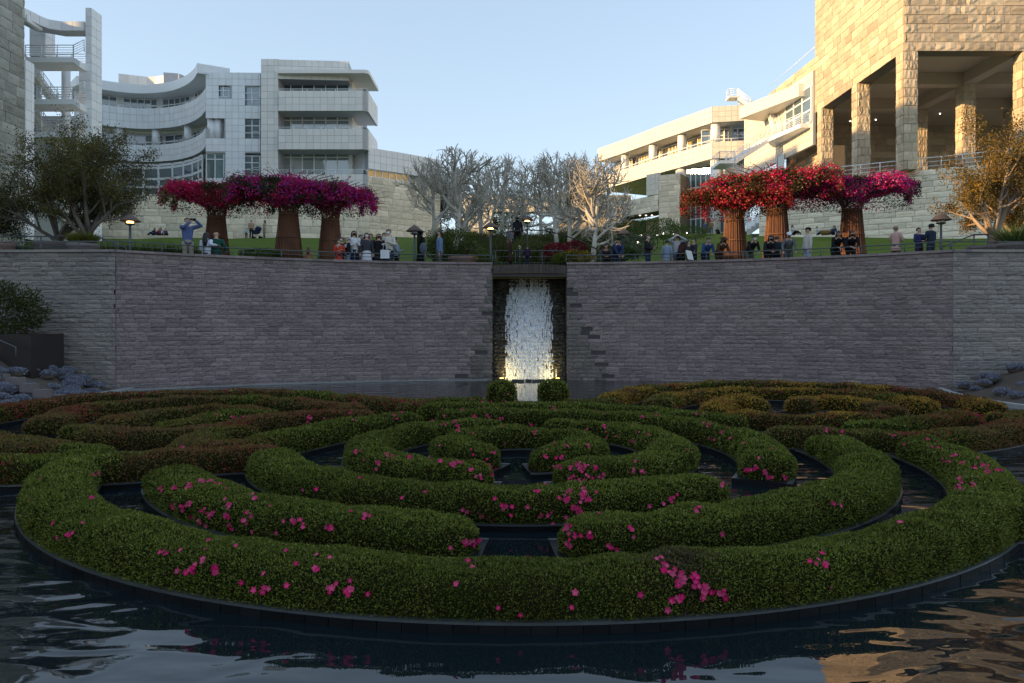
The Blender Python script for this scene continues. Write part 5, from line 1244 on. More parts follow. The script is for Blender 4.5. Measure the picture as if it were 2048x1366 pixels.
sh('grey green shrub beside the man in the black and white shirt', 1275, 514, 33.8, .8, .5, [(.11, .14, .09), (.08, .10, .06)], 1900)
sh('dark green low shrub behind the seated woman right of the bridge', 1245, 520, 33.0, .7, .28, GREEN, 1500)
sh('wide green shrub on the slope right of the grove', 1240, 490, 40, 1.6, .55, [(.08, .11, .03), (.10, .12, .04)], 3500); sh('green shrub on the slope below the stone porch', 1300, 478, 52, 2.4, .7, [(.08, .12, .03), (.10, .13, .04)], 4000, .12, .06); sh('low green shrub at the left end of the porch handrail', 1360, 478, 60, 2.6, .5, [(.08, .12, .03), (.07, .10, .03)], 3000, .12, .06)
sh('low creeping green plant at the foot of the left arbours', 520, 513, 34.5, 1.0, .16, [(.10, .13, .04), (.07, .10, .03)], 1800)
# dark clipped grasses along both ends of the lawn
for i, (px, d) in enumerate(((205, 30), (232, 30.4), (262, 30.2), (292, 30.6), (322, 30.4), (352, 30.8), (382, 31), (405, 31.4), (60, 30.5), (90, 30.5), (20, 30.5))):
    c = on_lawn(px, d); tuft('dark green fountain grass clump behind the far left rail, number %s from the left edge' % ['eight', 'nine', 'ten', 'eleven', 'twelve', 'thirteen', 'fourteen', 'fifteen', 'three', 'four', 'one'][i], c, .95, 1.25, 900, [(.022, .034, .012), (.035, .045, .016), (.045, .040, .018)], 'fountain_grass', 'dark grasses behind the left rail', .026, .9)
for i, (px, d) in enumerate(((1775, 31), (1805, 30.6), (1835, 30.4), (1865, 30.2), (1895, 30), (1922, 30), (1950, 30), (1978, 30.2))):
    c = on_lawn(px, d); tuft('brown green fountain grass clump behind the right rail, number %s from the golden tree' % ['eight', 'seven', 'six', 'five', 'four', 'three', 'two', 'one'][i], c, .8, .95, 700, [(.05, .042, .018), (.07, .05, .022), (.035, .042, .014)], 'fountain_grass', 'brown grasses behind the right rail', .026, .9)
# pots and their plants
def pot(label, px, d, r, h, mat, ytop=None, name='plant_pot'):
    x = X(px, d); t = thing(name, label, 'pot', (x, d, PZ)); MB().lathe([(r*.78, 0), (r*.97, h*.55), (r, h*.86), (r*1.05, h*.88), (r*1.05, h), (r*.95, h), (r*.93, h*.9)], (x, d, PZ), 24).build('bowl', M[mat], t)
    MB().lathe([(r*.93, h*.86), (.02, h*.88)], (x, d, PZ), 24).build('soil', M['soil'], t); return (x, d, PZ+h*.88)
def pot_abs(label, px, d, py_top, r, mat):
    h = max(.3, Z(py_top, d)-PZ); return pot(label, px, d, r, h, mat)
pot_abs('wide grey clay pot under the left crape myrtle of the far left pair', 117, 29, 486, .82, 'clay'); pot_abs('round grey pot with a yellow green grass at the right of the far left pair', 166, 27.4, 488, .52, 'clay')
tuft('yellow green grass mound growing in the round grey pot', (X(166, 27.4), 27.4, Z(489, 27.4)), .62, .48, 1500, [(.16, .17, .03), (.12, .13, .025)], 'grass_mound', W=.014, lean=1.0)
pot_abs('terracotta pot left of the footbridge', 925, 32.9, 514, .62, 'terracotta'); pot_abs('wide grey clay pot under the golden crape myrtle', 1978, 27.6, 493, .72, 'clay'); pot_abs('large grey clay pot at the right picture edge', 2030, 26.9, 487, .62, 'clay')
tuft('spiky green yucca in the large grey pot at the right edge', (X(2030, 26.9), 26.9, Z(488, 26.9)), .5, .75, 260, [(.12, .17, .05), (.09, .13, .04)], 'yucca', W=.045, lean=1.3)
pot_abs('brown pot at the left picture edge', 4, 27.2, 486, .45, 'terracotta'); tuft('pale yellow green grass at the left picture edge', (X(4, 29.6), 29.6, PZ), .8, 1.4, 1300, [(.16, .18, .05), (.12, .14, .04)], 'pale_grass', W=.016, lean=.7)

# ================================================================== path lamps with copper hats
def path_lamp(label, px, d, ytop, lit=True, hat=1.0):
    x = X(px, d); zt = Z(ytop, d); zb = PZ if d < wy(x)+2.2 else lawn_z(x, d); t = thing('path_lamp', label, 'lamp', (x, d, zb), 'path lamps with conical hats')
    MB().tube([(x, d, zb), (x, d, zt-.40)], [.055, .038], 8).build('post', M['rail'], t)
    MB().lathe([(.045, -.42), (.16, -.38), (.17, -.36), (.16, -.34), (.05, -.34)], (x, d, zt), 14).build('tray', M['rail'], t)
    mb = MB()
    for a in (0, 2.1, 4.2): mb.tube([(x+.14*math.cos(a), d+.14*math.sin(a), zt-.36), (x+.14*math.cos(a), d+.14*math.sin(a), zt-.25)], .01, 4)
    mb.build('hat_bracket', M['rail'], t)
    MB().lathe([(.34*hat, -.27), (.35*hat, -.26), (.19*hat, -.10), (.03, 0), (.02, .02)], (x, d, zt), 20).build('hat', M['copper'], t)
    MB().lathe([(.10, -.33), (.13, -.30), (.10, -.27)], (x, d, zt), 12).build('bulb', M['lampglow' if lit else 'white'], t)
path_lamp('lit path lamp with copper hat at the far left behind the rail', 260, 27.0, 428); path_lamp('path lamp with copper hat beside the woman with long hair', 829, 31.0, 450, False); path_lamp('path lamp with copper hat at the far right behind the rail', 1882, 26.9, 426, False)
path_lamp('lit path lamp on a tall post left of the footbridge', 981, 33.5, 444); path_lamp('lit path lamp on a tall post in the stream garden right of the footbridge axis', 1054.5, 40, 431); path_lamp('small path lamp with glass hat right of the grove', 1247, 35, 458, False)
for i, (px, py, d) in enumerate(((1278, 471, 50), (1283, 470, 51), (1315, 470, 56), (1327, 467, 58), (1346, 468, 60), (1276, 485, 42), (1374, 466, 64))):
    x = X(px, d); z = Z(py, d); t = thing('bollard_light', 'tiny lit garden light below the stone porch, %s' % ['leftmost of the upper row', 'second of the upper row', 'third of the upper row', 'fourth of the upper row', 'fifth of the upper row', 'lowest one by the grey green shrub', 'rightmost of the upper row'][i], 'garden light', (x, d, lawn_z(x, d)), 'garden lights on the slope')
    MB().tube([(x, d, lawn_z(x, d)-.05), (x, d, z-.05)], .03, 6).build('stem', M['darkmetal'], t); MB().ball((x, d, z), .06, 8, 5).build('bulb', M['downlight'], t)
hp = thing('porch_handrail', 'thin dark handrail on the slope in front of the stone porch', 'handrail', (X(1320, 90), 90, lawn_z(22, 90)))
hpts = [(X(px, dd), dd, Z(py, dd)) for px, py, dd in ((1265, 466, 84), (1300, 464, 86), (1330, 460, 90), (1356, 459, 92))]
MB().tube(hpts, .05, 5).build('bar', M['rail'], hp)
for p in hpts: MB().tube([(p[0], p[1], p[2]-1), p], .04, 5).build('post', M['rail'], hp)

# ================================================================== PEOPLE
SKIN = [flat('skin_%d' % i, c, .55) for i, c in enumerate(((.50, .30, .21), (.38, .22, .15), (.24, .13, .085)))]
EYE = flat('eye_dark', (.02, .015, .012), .3); LIP = flat('lip', (.30, .10, .08), .5)
HAIR = dict(black=(.012, .010, .010), brown=(.045, .025, .016), auburn=(.10, .035, .02), grey=(.32, .31, .30), blond=(.25, .17, .09), bald=None)
def ik(a, b, l1, l2, pole):
    d = b-a; L = min(max(d.length, .05), (l1+l2)*.995); u = d.normalized(); b = a+u*L
    x = (l1*l1-l2*l2+L*L)/(2*L); h = math.sqrt(max(l1*l1-x*x, 0)); p = (pole-u*pole.dot(u)); p = p.normalized() if p.length > 1e-4 else Vector((0, 0, -1))
    return a+u*x+p*h, b
PN = [0]
def person(label, px, ytop, face=0, pose='stand', top=(.1, .1, .1), bottom=(.03, .03, .04), hair='black', long=False, mask=None, hat=None, d=None, gz=None, skin=0, coat=0., skirt=0., group='visitors along the railing', shoes=(.03, .03, .03), scale=None, hands=None, back=.75, dy=0, hood=None):
    x = X(px, 28)
    for _ in range(6):
        dd = d or (wy(x)+back); x = X(px, dd)
    d_ = dd; gz = PZ if gz is None else gz; ht = Z(ytop, d_)-gz
    s = scale or 1.; phi = 0.
    if pose in ('stand', 'hold', 'photo', 'hang'): s = scale or max(.5, min(1.12, ht/1.76))
    elif pose == 'lean': s = scale or .97; phi = math.degrees(math.acos(max(.42, min(.985, (ht/s-.95)/.81))))
    elif pose == 'sit': s = scale or max(.8, min(1.1, ht/.84))
    elif pose == 'gsit': s = scale or max(.6, min(1.15, ht/.88))
    ph = math.radians(phi); Rx = Matrix.Rotation(ph, 3, 'X')
    hipz = {'sit': .02, 'gsit': .10}.get(pose, .95)
    pel = Vector((0, .0, hipz)); o = pel
    if pose == 'lean': pel = Vector((0, .10+.1*math.sin(ph), .95)); o = pel
    if pose == 'gsit': Rx = Matrix.Rotation(math.radians(-8), 3, 'X')
    def T(v): return o+Rx @ Vector(v)
    sp, ch, nk = T((0, 0, .22)), T((0, 0, .44)), T((0, .01, .575)); Hd = Matrix.Rotation(ph*.45, 3, 'X')
    def TH(v): return nk+Hd @ Vector(v)
    jaw, skl, crn = TH((0, -.035, .075)), TH((0, -.005, .145)), TH((0, .0, .195)); nose = TH((0, -.112, .125))
    J = [pel, sp, ch, nk, jaw, skl, crn, nose]; R_ = [.125, .115, .13, .052, .066, .088, .066, .013]; E_ = [(0, 1), (1, 2), (2, 3), (3, 4), (4, 5), (5, 6), (5, 7)]
    def add(p, r, par): J.append(Vector(p)); R_.append(r); E_.append((par, len(J)-1)); return len(J)-1
    for sg in (-1, 1): add(TH((sg*.092, .005, .12)), .016, 5)
    arms = {}
    for sg in (-1, 1):
        sh_ = T((sg*.175, 0, .48))
        if hands: tgt = Vector(hands[0 if sg < 0 else 1])
        elif pose == 'lean': tgt = Vector((sg*.09, -.46, .90-.01*sg))
        elif pose == 'photo': tgt = TH((sg*.11, -.26, .10))
        elif pose == 'hold': tgt = T((sg*.09, -.25, .24+.03*sg))
        elif pose == 'sit': tgt = pel+Vector((sg*.2, -.22, .12))
        elif pose == 'gsit': tgt = pel+Vector((sg*.16, -.38, .26)) if sg < 0 else pel+Vector((.26, .16, -.06))
        else: tgt = pel+Vector((sg*.26, -.06, -.10))
        el, wr = ik(sh_, tgt, .285, .26, Vector((sg*.8, .5, -.7)))
        i1 = add(sh_, .062, 2); i2 = add(el, .042, i1); i3 = add(wr, .029, i2); arms[sg] = (sh_, el, wr)
        fd = (wr-el).normalized(); sd = fd.cross(Vector((0, 0, 1)))
        sd = sd.normalized() if sd.length > .1 else Vector((1, 0, 0)); up = sd.cross(fd).normalized()
        pm_ = add(wr+fd*.05, .030, i3)
        for k, (w, L) in enumerate(((-.030, .055), (-.010, .068), (.010, .064), (.028, .050))):
            f1 = add(wr+fd*.085+sd*w, .0095, pm_); f2 = add(wr+fd*(.085+L*.55)+sd*w-up*.008, .0085, f1); add(wr+fd*(.085+L*.8)+sd*w-up*(.03), .0075, f2)
        th1 = add(wr+fd*.03-sd*.042*sg, .011, pm_); add(wr+fd*.07-sd*.055*sg-up*.01, .009, th1)
    legs = {}
    for sg in (-1, 1):
        hp_ = pel+Vector((sg*.09, 0, -.03))
        if pose == 'sit': kn, an = hp_+Vector((sg*.03, -.42, .03)), hp_+Vector((sg*.03, -.44, -.40))
        elif pose == 'gsit': kn, an = hp_+Vector((sg*.06, -.36, .26)), hp_+Vector((sg*.05, -.60, -.02))
        else: kn, an = Vector((sg*.10+.02, -.03+pel.y*.5, .50)), Vector((sg*.11, .02*sg+dy, .085))
        i1 = add(hp_, .085, 0); i2 = add(kn, .055, i1); i3 = add(an, .040, i2); tdir = Vector((sg*.02, -.14, -.05)) if pose != 'gsit' else Vector((0, -.06, .10)); add(an+tdir, .030, i3); legs[sg] = (hp_, kn, an, tdir)
    base = Vector((X(px, d_), d_, gz)); Rz = Matrix.Rotation(math.radians(face), 3, 'Z'); W = lambda v: base+(Rz @ Vector(v))*s
    PN[0] += 1; cat = 'person'
    t = thing('person', label, cat, base, group)
    me = bpy.data.meshes.new('body'); me.from_pydata([tuple(W(j)-base) for j in J], E_, []); me.materials.append(SKIN[skin]); b = link('body', me, t)
    md = b.modifiers.new('skin', 'SKIN'); md.use_smooth_shade = True
    sv = me.skin_vertices[0].data
    for i, r in enumerate(R_): sv[i].radius = (r*s, r*s*(.72 if i < 3 else 1)) if i < 3 else (r*s, r*s)
    sv[0].use_root = True
    b.modifiers.new('smooth', 'SUBSURF').levels = 1; b.modifiers['smooth'].render_levels = 1
    # ---- clothes
    def rings(mb, cs, sides=12):
        vs = []
        for c, rx, ry, Rm in cs:
            for k in range(sides): q = 2*math.pi*k/sides; vs.append(W(c+Rm @ Vector((math.cos(q)*rx, math.sin(q)*ry, 0))))
        n = len(cs); fs = [(i*sides+k, i*sides+(k+1) % sides, (i+1)*sides+(k+1) % sides, (i+1)*sides+k) for i in range(n-1) for k in range(sides)]+[tuple(range(sides))[::-1], tuple(range((n-1)*sides, n*sides))]
        mb.add(vs, fs, 0, True)
    I3 = Matrix.Identity(3); mb = MB(); low = []
    if coat: low = [(pel+Vector((0, .01, -coat)), .21, .17, I3), (pel+Vector((0, 0, -coat*.5)), .195, .155, I3)]
    elif pose not in ('sit', 'gsit'): low = [(pel+Vector((0, 0, -.07)), .172, .135, I3)]
    rings(mb, low+[(pel, .168, .132, I3), (T((0, 0, .14)), .160, .122, Rx), (T((0, 0, .30)), .178, .130, Rx), (T((0, 0, .42)), .195, .128, Rx), (T((0, .005, .50)), .165, .10, Rx), (T((0, .01, .55)), .075, .068, Rx)])
    for sg in (-1, 1):
        a, e, w = arms[sg]; mb.tube([W(a-Vector((sg*.05, 0, 0))), W(a), W(a.lerp(e, .5)), W(e), W(e.lerp(w, .5)), W(w)], [v*s for v in (.07, .078, .066, .056, .050, .040)], 8)
    mb.build('jacket' if coat else 'shirt', cloth(top), t)
    mb = MB()
    for sg in (-1, 1):
        h_, k_, a_, _ = legs[sg]; mb.tube([W(h_+Vector((0, 0, .04))), W(h_.lerp(k_, .3)), W(k_), W(k_.lerp(a_, .5)), W(a_)], [v*s for v in (.098, .096, .070, .066, .062)], 9)
    mb.tube([W(pel+Vector((0, 0, -.09))), W(pel+Vector((0, 0, .06)))], [.13*s, .15*s], 10)
    mb.build('trousers', cloth(bottom), t)
    if skirt: mb = MB(); rings(mb, [(pel+Vector((0, 0, -skirt)), .27, .24, I3), (pel+Vector((0, 0, -skirt*.5)), .225, .19, I3), (pel+Vector((0, 0, .03)), .172, .135, I3)]); mb.build('skirt', cloth(skirt_col.get(label, bottom)), t)
    for sg in (-1, 1):
        a_, td = legs[sg][2], legs[sg][3]; mb = MB(); mb.tube([W(a_-td*.35+Vector((0, 0, -.035))), W(a_+Vector((0, 0, -.03))), W(a_+td*.7+Vector((0, 0, -.012))), W(a_+td*1.15)], [v*s for v in (.036, .048, .044, .026)], 8); mb.build('shoe', cloth(shoes), t)
    # ---- head
    hc = HAIR[hair]
    if hc and hat != 'beanie':
        mb = MB(); hm = flat_hair(hair); vs = []; seg, rg = 12, 8
        for j in range(rg+1):
            th = math.pi*.62*j/rg
            for k in range(seg):
                q = 2*math.pi*k/seg; f = math.sin(q)       # f<0 front
                tt = th*(1. if f > -.2 else .62) if not long else th*(1.15 if f > -.3 else .62)
                vs.append(W(TH((math.sin(tt)*math.cos(q)*.103, .012+math.sin(tt)*math.sin(q)*.112, .135+math.cos(tt)*.102))))
        fs = [(j*seg+k, j*seg+(k+1) % seg, (j+1)*seg+(k+1) % seg, (j+1)*seg+k) for j in range(rg) for k in range(seg)]; mb.add(vs, fs, 0, True)
        if long:
            L_ = .30 if long is True else long
            rings(mb, [(TH((0, .075, .15)), .085, .04, Hd), (TH((0, .085, .04)), .105, .05, Hd), (TH((0, .095, -.10)), .11, .045, Hd), (TH((0, .10, -L_)), .075, .03, Hd)], 10)
            for sg in (-1, 1): rings(mb, [(TH((sg*.085, .0, .14)), .028, .05, Hd), (TH((sg*.092, .01, .02)), .03, .05, Hd), (TH((sg*.085, .02, -.10)), .022, .035, Hd)], 8)
        mb.build('hair', hm, t)
    mb = MB()
    for sg in (-1, 1): mb.ball(W(TH((sg*.034, -.083, .142))), (.012*s, .012*s, .009*s), 6, 4)
    mb.build('eyes', EYE, t)
    if mask: mb = MB(); mb.ball(W(TH((0, -.070, .085))), (.062*s, .058*s, .052*s), 10, 6); mb.build('face_mask', cloth(mask), t)
    else: mb = MB(); mb.ball(W(TH((0, -.094, .066))), (.024*s, .010*s, .007*s), 6, 4); mb.build('mouth', LIP, t)
    if hat:
        kind, hcx = hat if isinstance(hat, tuple) else (hat, (.02, .02, .025)); mb = MB()
        rings(mb, [(TH((0, .01, .155)), .106, .116, Hd), (TH((0, .012, .20)), .103, .112, Hd), (TH((0, .012, .235)), .075, .082, Hd), (TH((0, .012, .25)), .02, .02, Hd)], 12)
        if kind == 'cap': rings(mb, [(TH((0, -.12, .165)), .07, .075, Hd), (TH((0, -.12, .175)), .07, .075, Hd)], 12)
        if kind == 'brim': rings(mb, [(TH((0, .01, .160)), .185, .19, Hd), (TH((0, .01, .172)), .185, .19, Hd)], 16)
        if kind == 'beanie': rings(mb, [(TH((0, .02, .10)), .104, .108, Hd), (TH((0, .012, .17)), .107, .116, Hd)], 12)
        mb.build('hat', cloth(hcx), t)
    if hood: mb = MB(); rings(mb, [(TH((0, .06, -.06)), .12, .07, Hd), (TH((0, .075, .02)), .11, .06, Hd), (TH((0, .06, .05)), .07, .04, Hd)], 10); mb.build('hood', cloth(hood), t)
    return W, arms, TH
skirt_col = {}
_hm = {}
def flat_hair(h):
    if h not in _hm: _hm[h] = pm('hair_'+h, HAIR[h], tuple(v*.6 for v in HAIR[h]), .5, 20., 90., .4, .3, 0, .3, 90., stretch=(3, 3, .5))
    return _hm[h]
def item(name, label, cat, mb, mat, group=None): return tag(mb.build(name, mat), label, cat, group)
NAVY, BLK, DK = (.012, .018, .05), (.012, .012, .014), (.03, .035, .04)
G_L, G_R, G_B, G_F = 'visitors along the left railing', 'visitors along the right railing', 'visitors on the footbridge', 'visitors far off on the lawn'
# -- left
W, A, TH = person('man in blue sweater and khaki trousers holding up a phone', 375, 435, 35, 'photo', (.10, .14, .30), (.30, .27, .21), 'brown', group=G_L, gz=PZ, hands=((.02, -.30, 1.58), (.20, -.27, 1.64)))
p = W((.11, -.33, 1.66)); item('phone', 'black phone held up by the man in the blue sweater', 'phone', MB().obox(p-Vector((.10, .02, .05)), (.2, .0, .0), (0, .015, 0), (0, 0, .1)), BLK and cloth(BLK))
person('woman in white hooded jacket sitting on the wall, seen from behind', 413, 464, 172, 'sit', (.62, .68, .78), (.05, .06, .10), 'black', True, d=wy(X(413, 27.4))+.32, gz=WT, group=G_L, hood=(.6, .66, .76), hands=((-.38, -.02, .36), (.1, -.2, .1)))
person('bald man in green sweater sitting on the wall, seen from behind', 432.5, 461, 188, 'sit', (.012, .075, .055), (.05, .05, .06), 'bald', d=wy(X(432, 27.6))+.34, gz=WT, group=G_L)
person('woman with brown hair seated low behind the wall between the arbours', 617, 503, 180, 'stand', (.30, .17, .08), hair='auburn', long=True, group=G_L, scale=.62)
person('child in red coat holding a cup', 678, 479, 25, 'hold', (.48, .055, .03), BLK, 'brown', group=G_L, coat=.35, mask=(.5, .3, .2), back=.55)
person('dark haired man half hidden behind the child in red', 683, 474, -10, 'stand', NAVY, BLK, 'black', mask=(.5, .6, .7), group=G_L, back=1.5)
person('grey haired man in black jacket', 695, 474, -60, 'stand', BLK, (.2, .3, .4), 'grey', group=G_L, back=.7)
person('woman in white blouse and navy trousers with black mask', 708, 461, 20, 'hold', (.66, .68, .70), NAVY, 'black', True, BLK, group=G_L, back=.9)
person('person in tan coat behind the white blouse', 722, 469, 40, 'stand', (.42, .22, .09), (.6, .55, .45), 'black', True, group=G_L, back=1.3)
skirt_col['woman in grey jacket and white skirt with white mask'] = (.62, .64, .66)
person('woman in grey jacket and white skirt with white mask', 733.5, 465, 15, 'hang', (.05, .052, .065), (.6, .62, .65), 'black', True, (.75, .78, .8), group=G_L, skirt=.75, hood=(.04, .04, .05))
person('woman in brown behind the grey jacket', 741, 467, 0, 'stand', (.12, .06, .03), BLK, 'brown', group=G_L, back=1.5)
person('woman in long black coat and beige scarf', 757.5, 467, 10, 'stand', BLK, BLK, 'black', True, BLK, group=G_L, coat=.6, hood=(.30, .22, .16))
person('person in dark blue behind the white hoodie', 769, 465, 20, 'stand', (.02, .025, .05), BLK, 'black', group=G_L, back=1.6)
W, A, TH = person('man in cream hoodie with white mask carrying a tote bag', 777, 458, -5, 'hold', (.60, .57, .50), (.02, .03, .05), 'black', mask=(.8, .82, .85), group=G_L, hood=(.6, .57, .5))
p = Vector((X(770, 29.6), 29.55, Z(517, 29.6))); mb = MB(); mb.obox(p-Vector((.17, 0, 0)), (.34, 0, 0), (.0, .07, 0), (0, 0, .34)); mb.tube([p+Vector((-.08, .03, .34)), p+Vector((-.04, .03, .6)), p+Vector((.04, .03, .6)), p+Vector((.08, .03, .34))], .012, 4); item('tote_bag', 'white tote bag hanging from the man in the cream hoodie', 'bag', mb, cloth((.72, .74, .78)))
person('person in pale blue behind the cream hoodie', 793, 476, 90, 'hold', (.35, .42, .55), BLK, 'brown', group=G_L, back=1.4)
person('woman in black with very long hair and backpack beside the lamp', 842, 458, 120, 'stand', BLK, BLK, 'black', .62, group=G_L, coat=.35, hat=('brim', (.20, .24, .32)), back=1.0)
mb = MB(); p = Vector((X(847, 31), 30.9, Z(497, 31))); mb.ball(p, (.16, .12, .24), 10, 7); item('backpack', 'grey backpack on the woman with very long hair', 'bag', mb, cloth((.10, .11, .14)))
person('man in blue denim jacket and black mask facing left', 879, 459, -75, 'hang', (.15, .22, .36), (.10, .09, .085), 'black', mask=BLK, group=G_L, hood=(.02, .02, .03), back=1.0)
for i, (px, off) in enumerate(((674, 0), (690, 0))):
    p = Vector((X(px, 29.2), 29.3, Z(495-0, 29.3))); mb = MB(); mb.lathe([(.032, 0), (.042, .11), (.044, .115), (.01, .12)], p, 10); item('paper_cup', 'white paper cup held by the %s' % ('child in red' if i == 0 else 'grey haired man'), 'cup', mb, cloth((.7, .68, .62)))
person('man in dark shirt at the far left edge behind the rail', 26, 470, 10, 'stand', (.02, .03, .07), (.02, .03, .07), 'brown', group=G_L, d=27.3, scale=.62)
person('person in white shirt bending under the left crape myrtles', 146, 445, 80, 'stand', (.58, .62, .68), (.05, .08, .16), 'black', group=G_L, d=33.5, scale=.95)
# -- footbridge
ZB = 4.78
person('woman in long dark dress with auburn hair walking on the footbridge', 1021, 474, 105, 'stand', (.05, .028, .022), BLK, 'auburn', .55, d=31.6, gz=ZB, group=G_B, coat=.62, scale=.68)
person('man in grey shirt walking on the footbridge', 1039, 490, 80, 'stand', (.06, .07, .09), (.04, .05, .06), 'grey', d=31.7, gz=ZB, group=G_B, scale=.52, mask=(.4, .5, .6))
person('person in black standing on the footbridge', 1054.5, 492, 180, 'stand', (.03, .02, .05), NAVY, 'black', d=31.5, gz=ZB, group=G_B, scale=.50)
person('person in black up the path beyond the footbridge', 1035, 441, 180, 'stand', (.02, .022, .03), BLK, 'black', d=41, gz=None or lawn_z(.3, 41)+.7, group=G_F, hood=BLK, scale=1.0)
person('person in grey on the path beyond the footbridge', 1022, 456, 20, 'stand', (.2, .2, .22), BLK, 'black', d=42.5, gz=lawn_z(.3, 42)+.3, group=G_F, scale=.95)
# -- right
person('woman with dark hair leaning on the rail right of the footbridge', 1213, 493, -10, 'lean', (.05, .05, .055), BLK, 'black', True, group=G_R, scale=.93)
person('man in navy jacket and dark cap right of the footbridge', 1234, 479, 12, 'lean', (.02, .035, .10), (.03, .04, .06), 'grey', group=G_R, hat=('cap', BLK))
person('man in black and white shirt facing right with mask', 1295, 469, 65, 'hold', (.02, .018, .022), (.02, .03, .07), 'brown', mask=(.55, .6, .68), group=G_R)
person('dark haired girl in pale blue shirt turned away', 1334, 480, 150, 'hang', (.24, .30, .40), (.24, .30, .40), 'black', group=G_R, coat=.3)
W, A, TH = person('man in grey T shirt and white hat taking a photo with a camera', 1354, 469, -5, 'photo', (.42, .44, .47), (.12, .15, .20), 'brown', group=G_R, hat=('brim', (.6, .5, .42)), back=1.0)
p = W(TH((0, -.24, .11))); mb = MB(); mb.obox(p-Vector((.07, .03, .045)), (.14, 0, 0), (0, .06, 0), (0, 0, .09)); mb.tube([p+Vector((0, -.02, 0)), p+Vector((0, -.10, -.01))], .035, 10); item('camera_body', 'black camera held by the man in the white hat', 'camera', mb, cloth(BLK))
person('person in maroon hooded top turned away', 1364, 479, 150, 'lean', (.05, .018, .016), BLK, 'brown', group=G_R, hood=(.02, .02, .025), back=.8)
person('dark haired child at the rail looking down', 1377, 488, 60, 'hold', (.03, .03, .035), BLK, 'black', group=G_R, scale=.80, back=.5)
person('boy in dark navy top holding white papers', 1388, 480, -70, 'hold', (.035, .035, .055), BLK, 'black', group=G_R, scale=.86, back=.7)
p = Vector((X(1377, 29.5), 29.4, Z(519, 29.5))); item('paper_sheet', 'large white sheet of paper held over the rail', 'paper', MB().obox(p-Vector((.05, 0, 0)), (.22, .02, -.03), (.02, .015, .0), (-.09, 0, .36)), cloth((.8, .8, .8)))
person('man in blue plaid shirt leaning on the rail', 1412.5, 480, 5, 'lean', (.035, .07, .20), NAVY, 'brown', mask=(.3, .34, .42), group=G_R)
person('woman in brown coat and brimmed hat leaning on the rail', 1441, 480, 10, 'lean', (.085, .04, .022), (.06, .03, .02), 'brown', True, BLK, group=G_R, hat=('brim', (.08, .045, .025)))
person('man in black sweater with pale blue mask leaning on the rail', 1502, 475, 10, 'lean', BLK, (.10, .11, .08), 'black', mask=(.62, .74, .85), group=G_R)
person('woman in dark jacket with black mask leaning on the rail', 1538, 476, -5, 'lean', (.018, .02, .03), BLK, 'black', True, BLK, group=G_R)
person('man in dark green jacket seen from behind', 1553, 472, 180, 'hang', (.02, .04, .042), BLK, 'brown', group=G_R, back=1.2)
person('man in white cap and grey sweater gripping the rail', 1577, 469, -15, 'lean', (.13, .14, .15), (.10, .11, .11), 'brown', mask=(.12, .12, .15), group=G_R, hat=('cap', (.75, .76, .78)), hands=((-.24, -.42, .86), (.24, -.42, .86)))
person('man in white sweater and black cap looking left', 1615.5, 455, -80, 'hang', (.60, .56, .50), (.36, .43, .52), 'black', group=G_R, hat=('cap', BLK))
person('woman in black with curly hair looking down at the rail', 1673, 467, -5, 'lean', BLK, BLK, 'brown', True, group=G_R)
person('person in black suit with curly hair and black mask leaning on the rail', 1702, 467, -15, 'lean', BLK, BLK, 'brown', True, BLK, group=G_R, coat=.1)
person('man in pink shirt with sandy hair turned half away', 1792, 452, 120, 'hold', (.55, .36, .31), (.1, .1, .12), 'blond', group=G_R, coat=.2)
person('man in navy patterned sweater looking down at a phone', 1838, 455, 15, 'hold', (.03, .035, .12), (.03, .03, .06), 'black', group=G_R)
person('man in dark jacket and black beanie seen from behind', 1862, 448, 200, 'hold', (.022, .033, .055), (.03, .04, .06), 'black', hat='beanie', group=G_R)
# -- far off
FL = lambda px, d: lawn_z(X(px, d), d)
person('woman in tan top with mask far off beside the stroller', 502.5, 440, 10, 'stand', (.45, .30, .20), BLK, 'black', d=73, gz=FL(502, 73), group=G_F)
person('small child in pale blue far off on the left lawn', 492.5, 451, 10, 'stand', (.50, .60, .68), NAVY, 'brown', d=73, gz=FL(492, 73), group=G_F, scale=.62)
person('woman in beige coat standing far off right of the stroller', 529, 440, -60, 'stand', (.42, .34, .27), (.2, .15, .15), 'black', True, d=73, gz=FL(529, 73), group=G_F, coat=.4)
c = Vector((X(514, 73), 73, FL(514, 73))); t = thing('stroller', 'dark blue baby stroller far off on the left lawn', 'stroller', c)
mb = MB(); mb.obox(c+Vector((-.3, -.25, .45)), (.55, 0, .12), (0, .5, 0), (-.05, 0, .35)); mb.build('seat', cloth((.02, .03, .07)), t); mb = MB(); mb.ball(c+Vector((.12, 0, .95)), (.33, .3, .28), 10, 7); mb.build('canopy', cloth((.02, .03, .08)), t)
for dx in (-.32, .36):
    for dy_ in (-.25, .25): mb = MB(); mb.tube([c+Vector((dx, dy_-.02, .13)), c+Vector((dx, dy_+.02, .13))], .13, 12); mb.build('wheel', cloth(BLK), t)
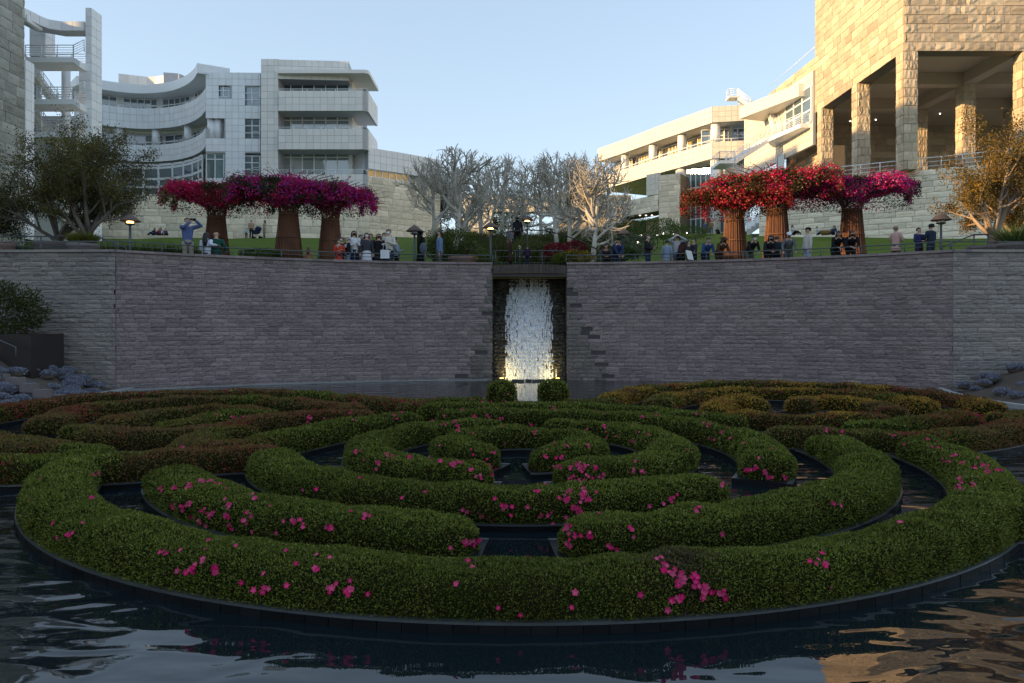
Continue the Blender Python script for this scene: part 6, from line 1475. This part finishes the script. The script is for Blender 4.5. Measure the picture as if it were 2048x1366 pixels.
mb = MB(); mb.tube([c+Vector((-.32, 0, .13)), c+Vector((.2, 0, .6)), c+Vector((.5, 0, 1.05))], .02, 5); mb.tube([c+Vector((.36, 0, .13)), c+Vector((-.1, 0, .6))], .02, 5); mb.build('frame', M['rail'], t)
for i, (px, yt, col, h) in enumerate(((307, 456, (.03, .05, .08), 'brown'), (317, 457, (.25, .04, .06), 'black'), (323, 458, (.5, .52, .6), 'black'), (331, 457, (.05, .06, .12), 'black'), (320, 455, (.35, .05, .07), 'brown'))):
    d = 63+i*.5; person('%s in the picnic group far off behind the left hedge' % ['person in teal, leftmost', 'person in dark red, second', 'person in white, middle', 'person in navy, rightmost', 'person in red'][i], px, yt, random.uniform(-60, 60), 'gsit', col, NAVY, h, i % 2 == 0, d=d, gz=Z(471, d), group=G_F)
person('woman in white sitting on the right lawn nearest the middle arbour', 1587, 450, 30, 'gsit', (.5, .5, .5), BLK, 'black', True, d=60, gz=Z(470, 60), group=G_F)
person('person in white top lying back on the right lawn', 1636, 453, 60, 'gsit', (.55, .56, .6), NAVY, 'brown', d=61, gz=Z(470, 61), group=G_F)
person('person in dark blue sitting on the right lawn next to the basket', 1667, 451, -60, 'gsit', (.03, .045, .09), NAVY, 'brown', True, d=60, gz=Z(470, 60), group=G_F)
p = Vector((X(1651, 60), 60, Z(470, 60))); mb = MB(); mb.lathe([(.25, 0), (.36, .3), (.36, .34), (.3, .36)], p, 12, sx=1.3); item('picnic_basket', 'brown wicker basket on the right lawn between two visitors', 'basket', mb, pm('wicker', (.26, .16, .06), (.16, .10, .04), .8, 8., 40.))
person('person in blue jacket standing by the pavilion column', 1410, 444, 10, 'stand', (.10, .14, .30), (.25, .12, .08), 'blond', True, d=97, gz=Z(470, 97), group=G_F)
person('man in tan jacket standing by the pavilion column', 1422.5, 441, -20, 'stand', (.35, .20, .07), (.12, .14, .18), 'brown', d=97, gz=Z(470, 97), group=G_F)
person('person in black sitting by the pavilion column', 1435, 455, 0, 'gsit', BLK, BLK, 'black', d=97, gz=Z(469, 97), group=G_F)
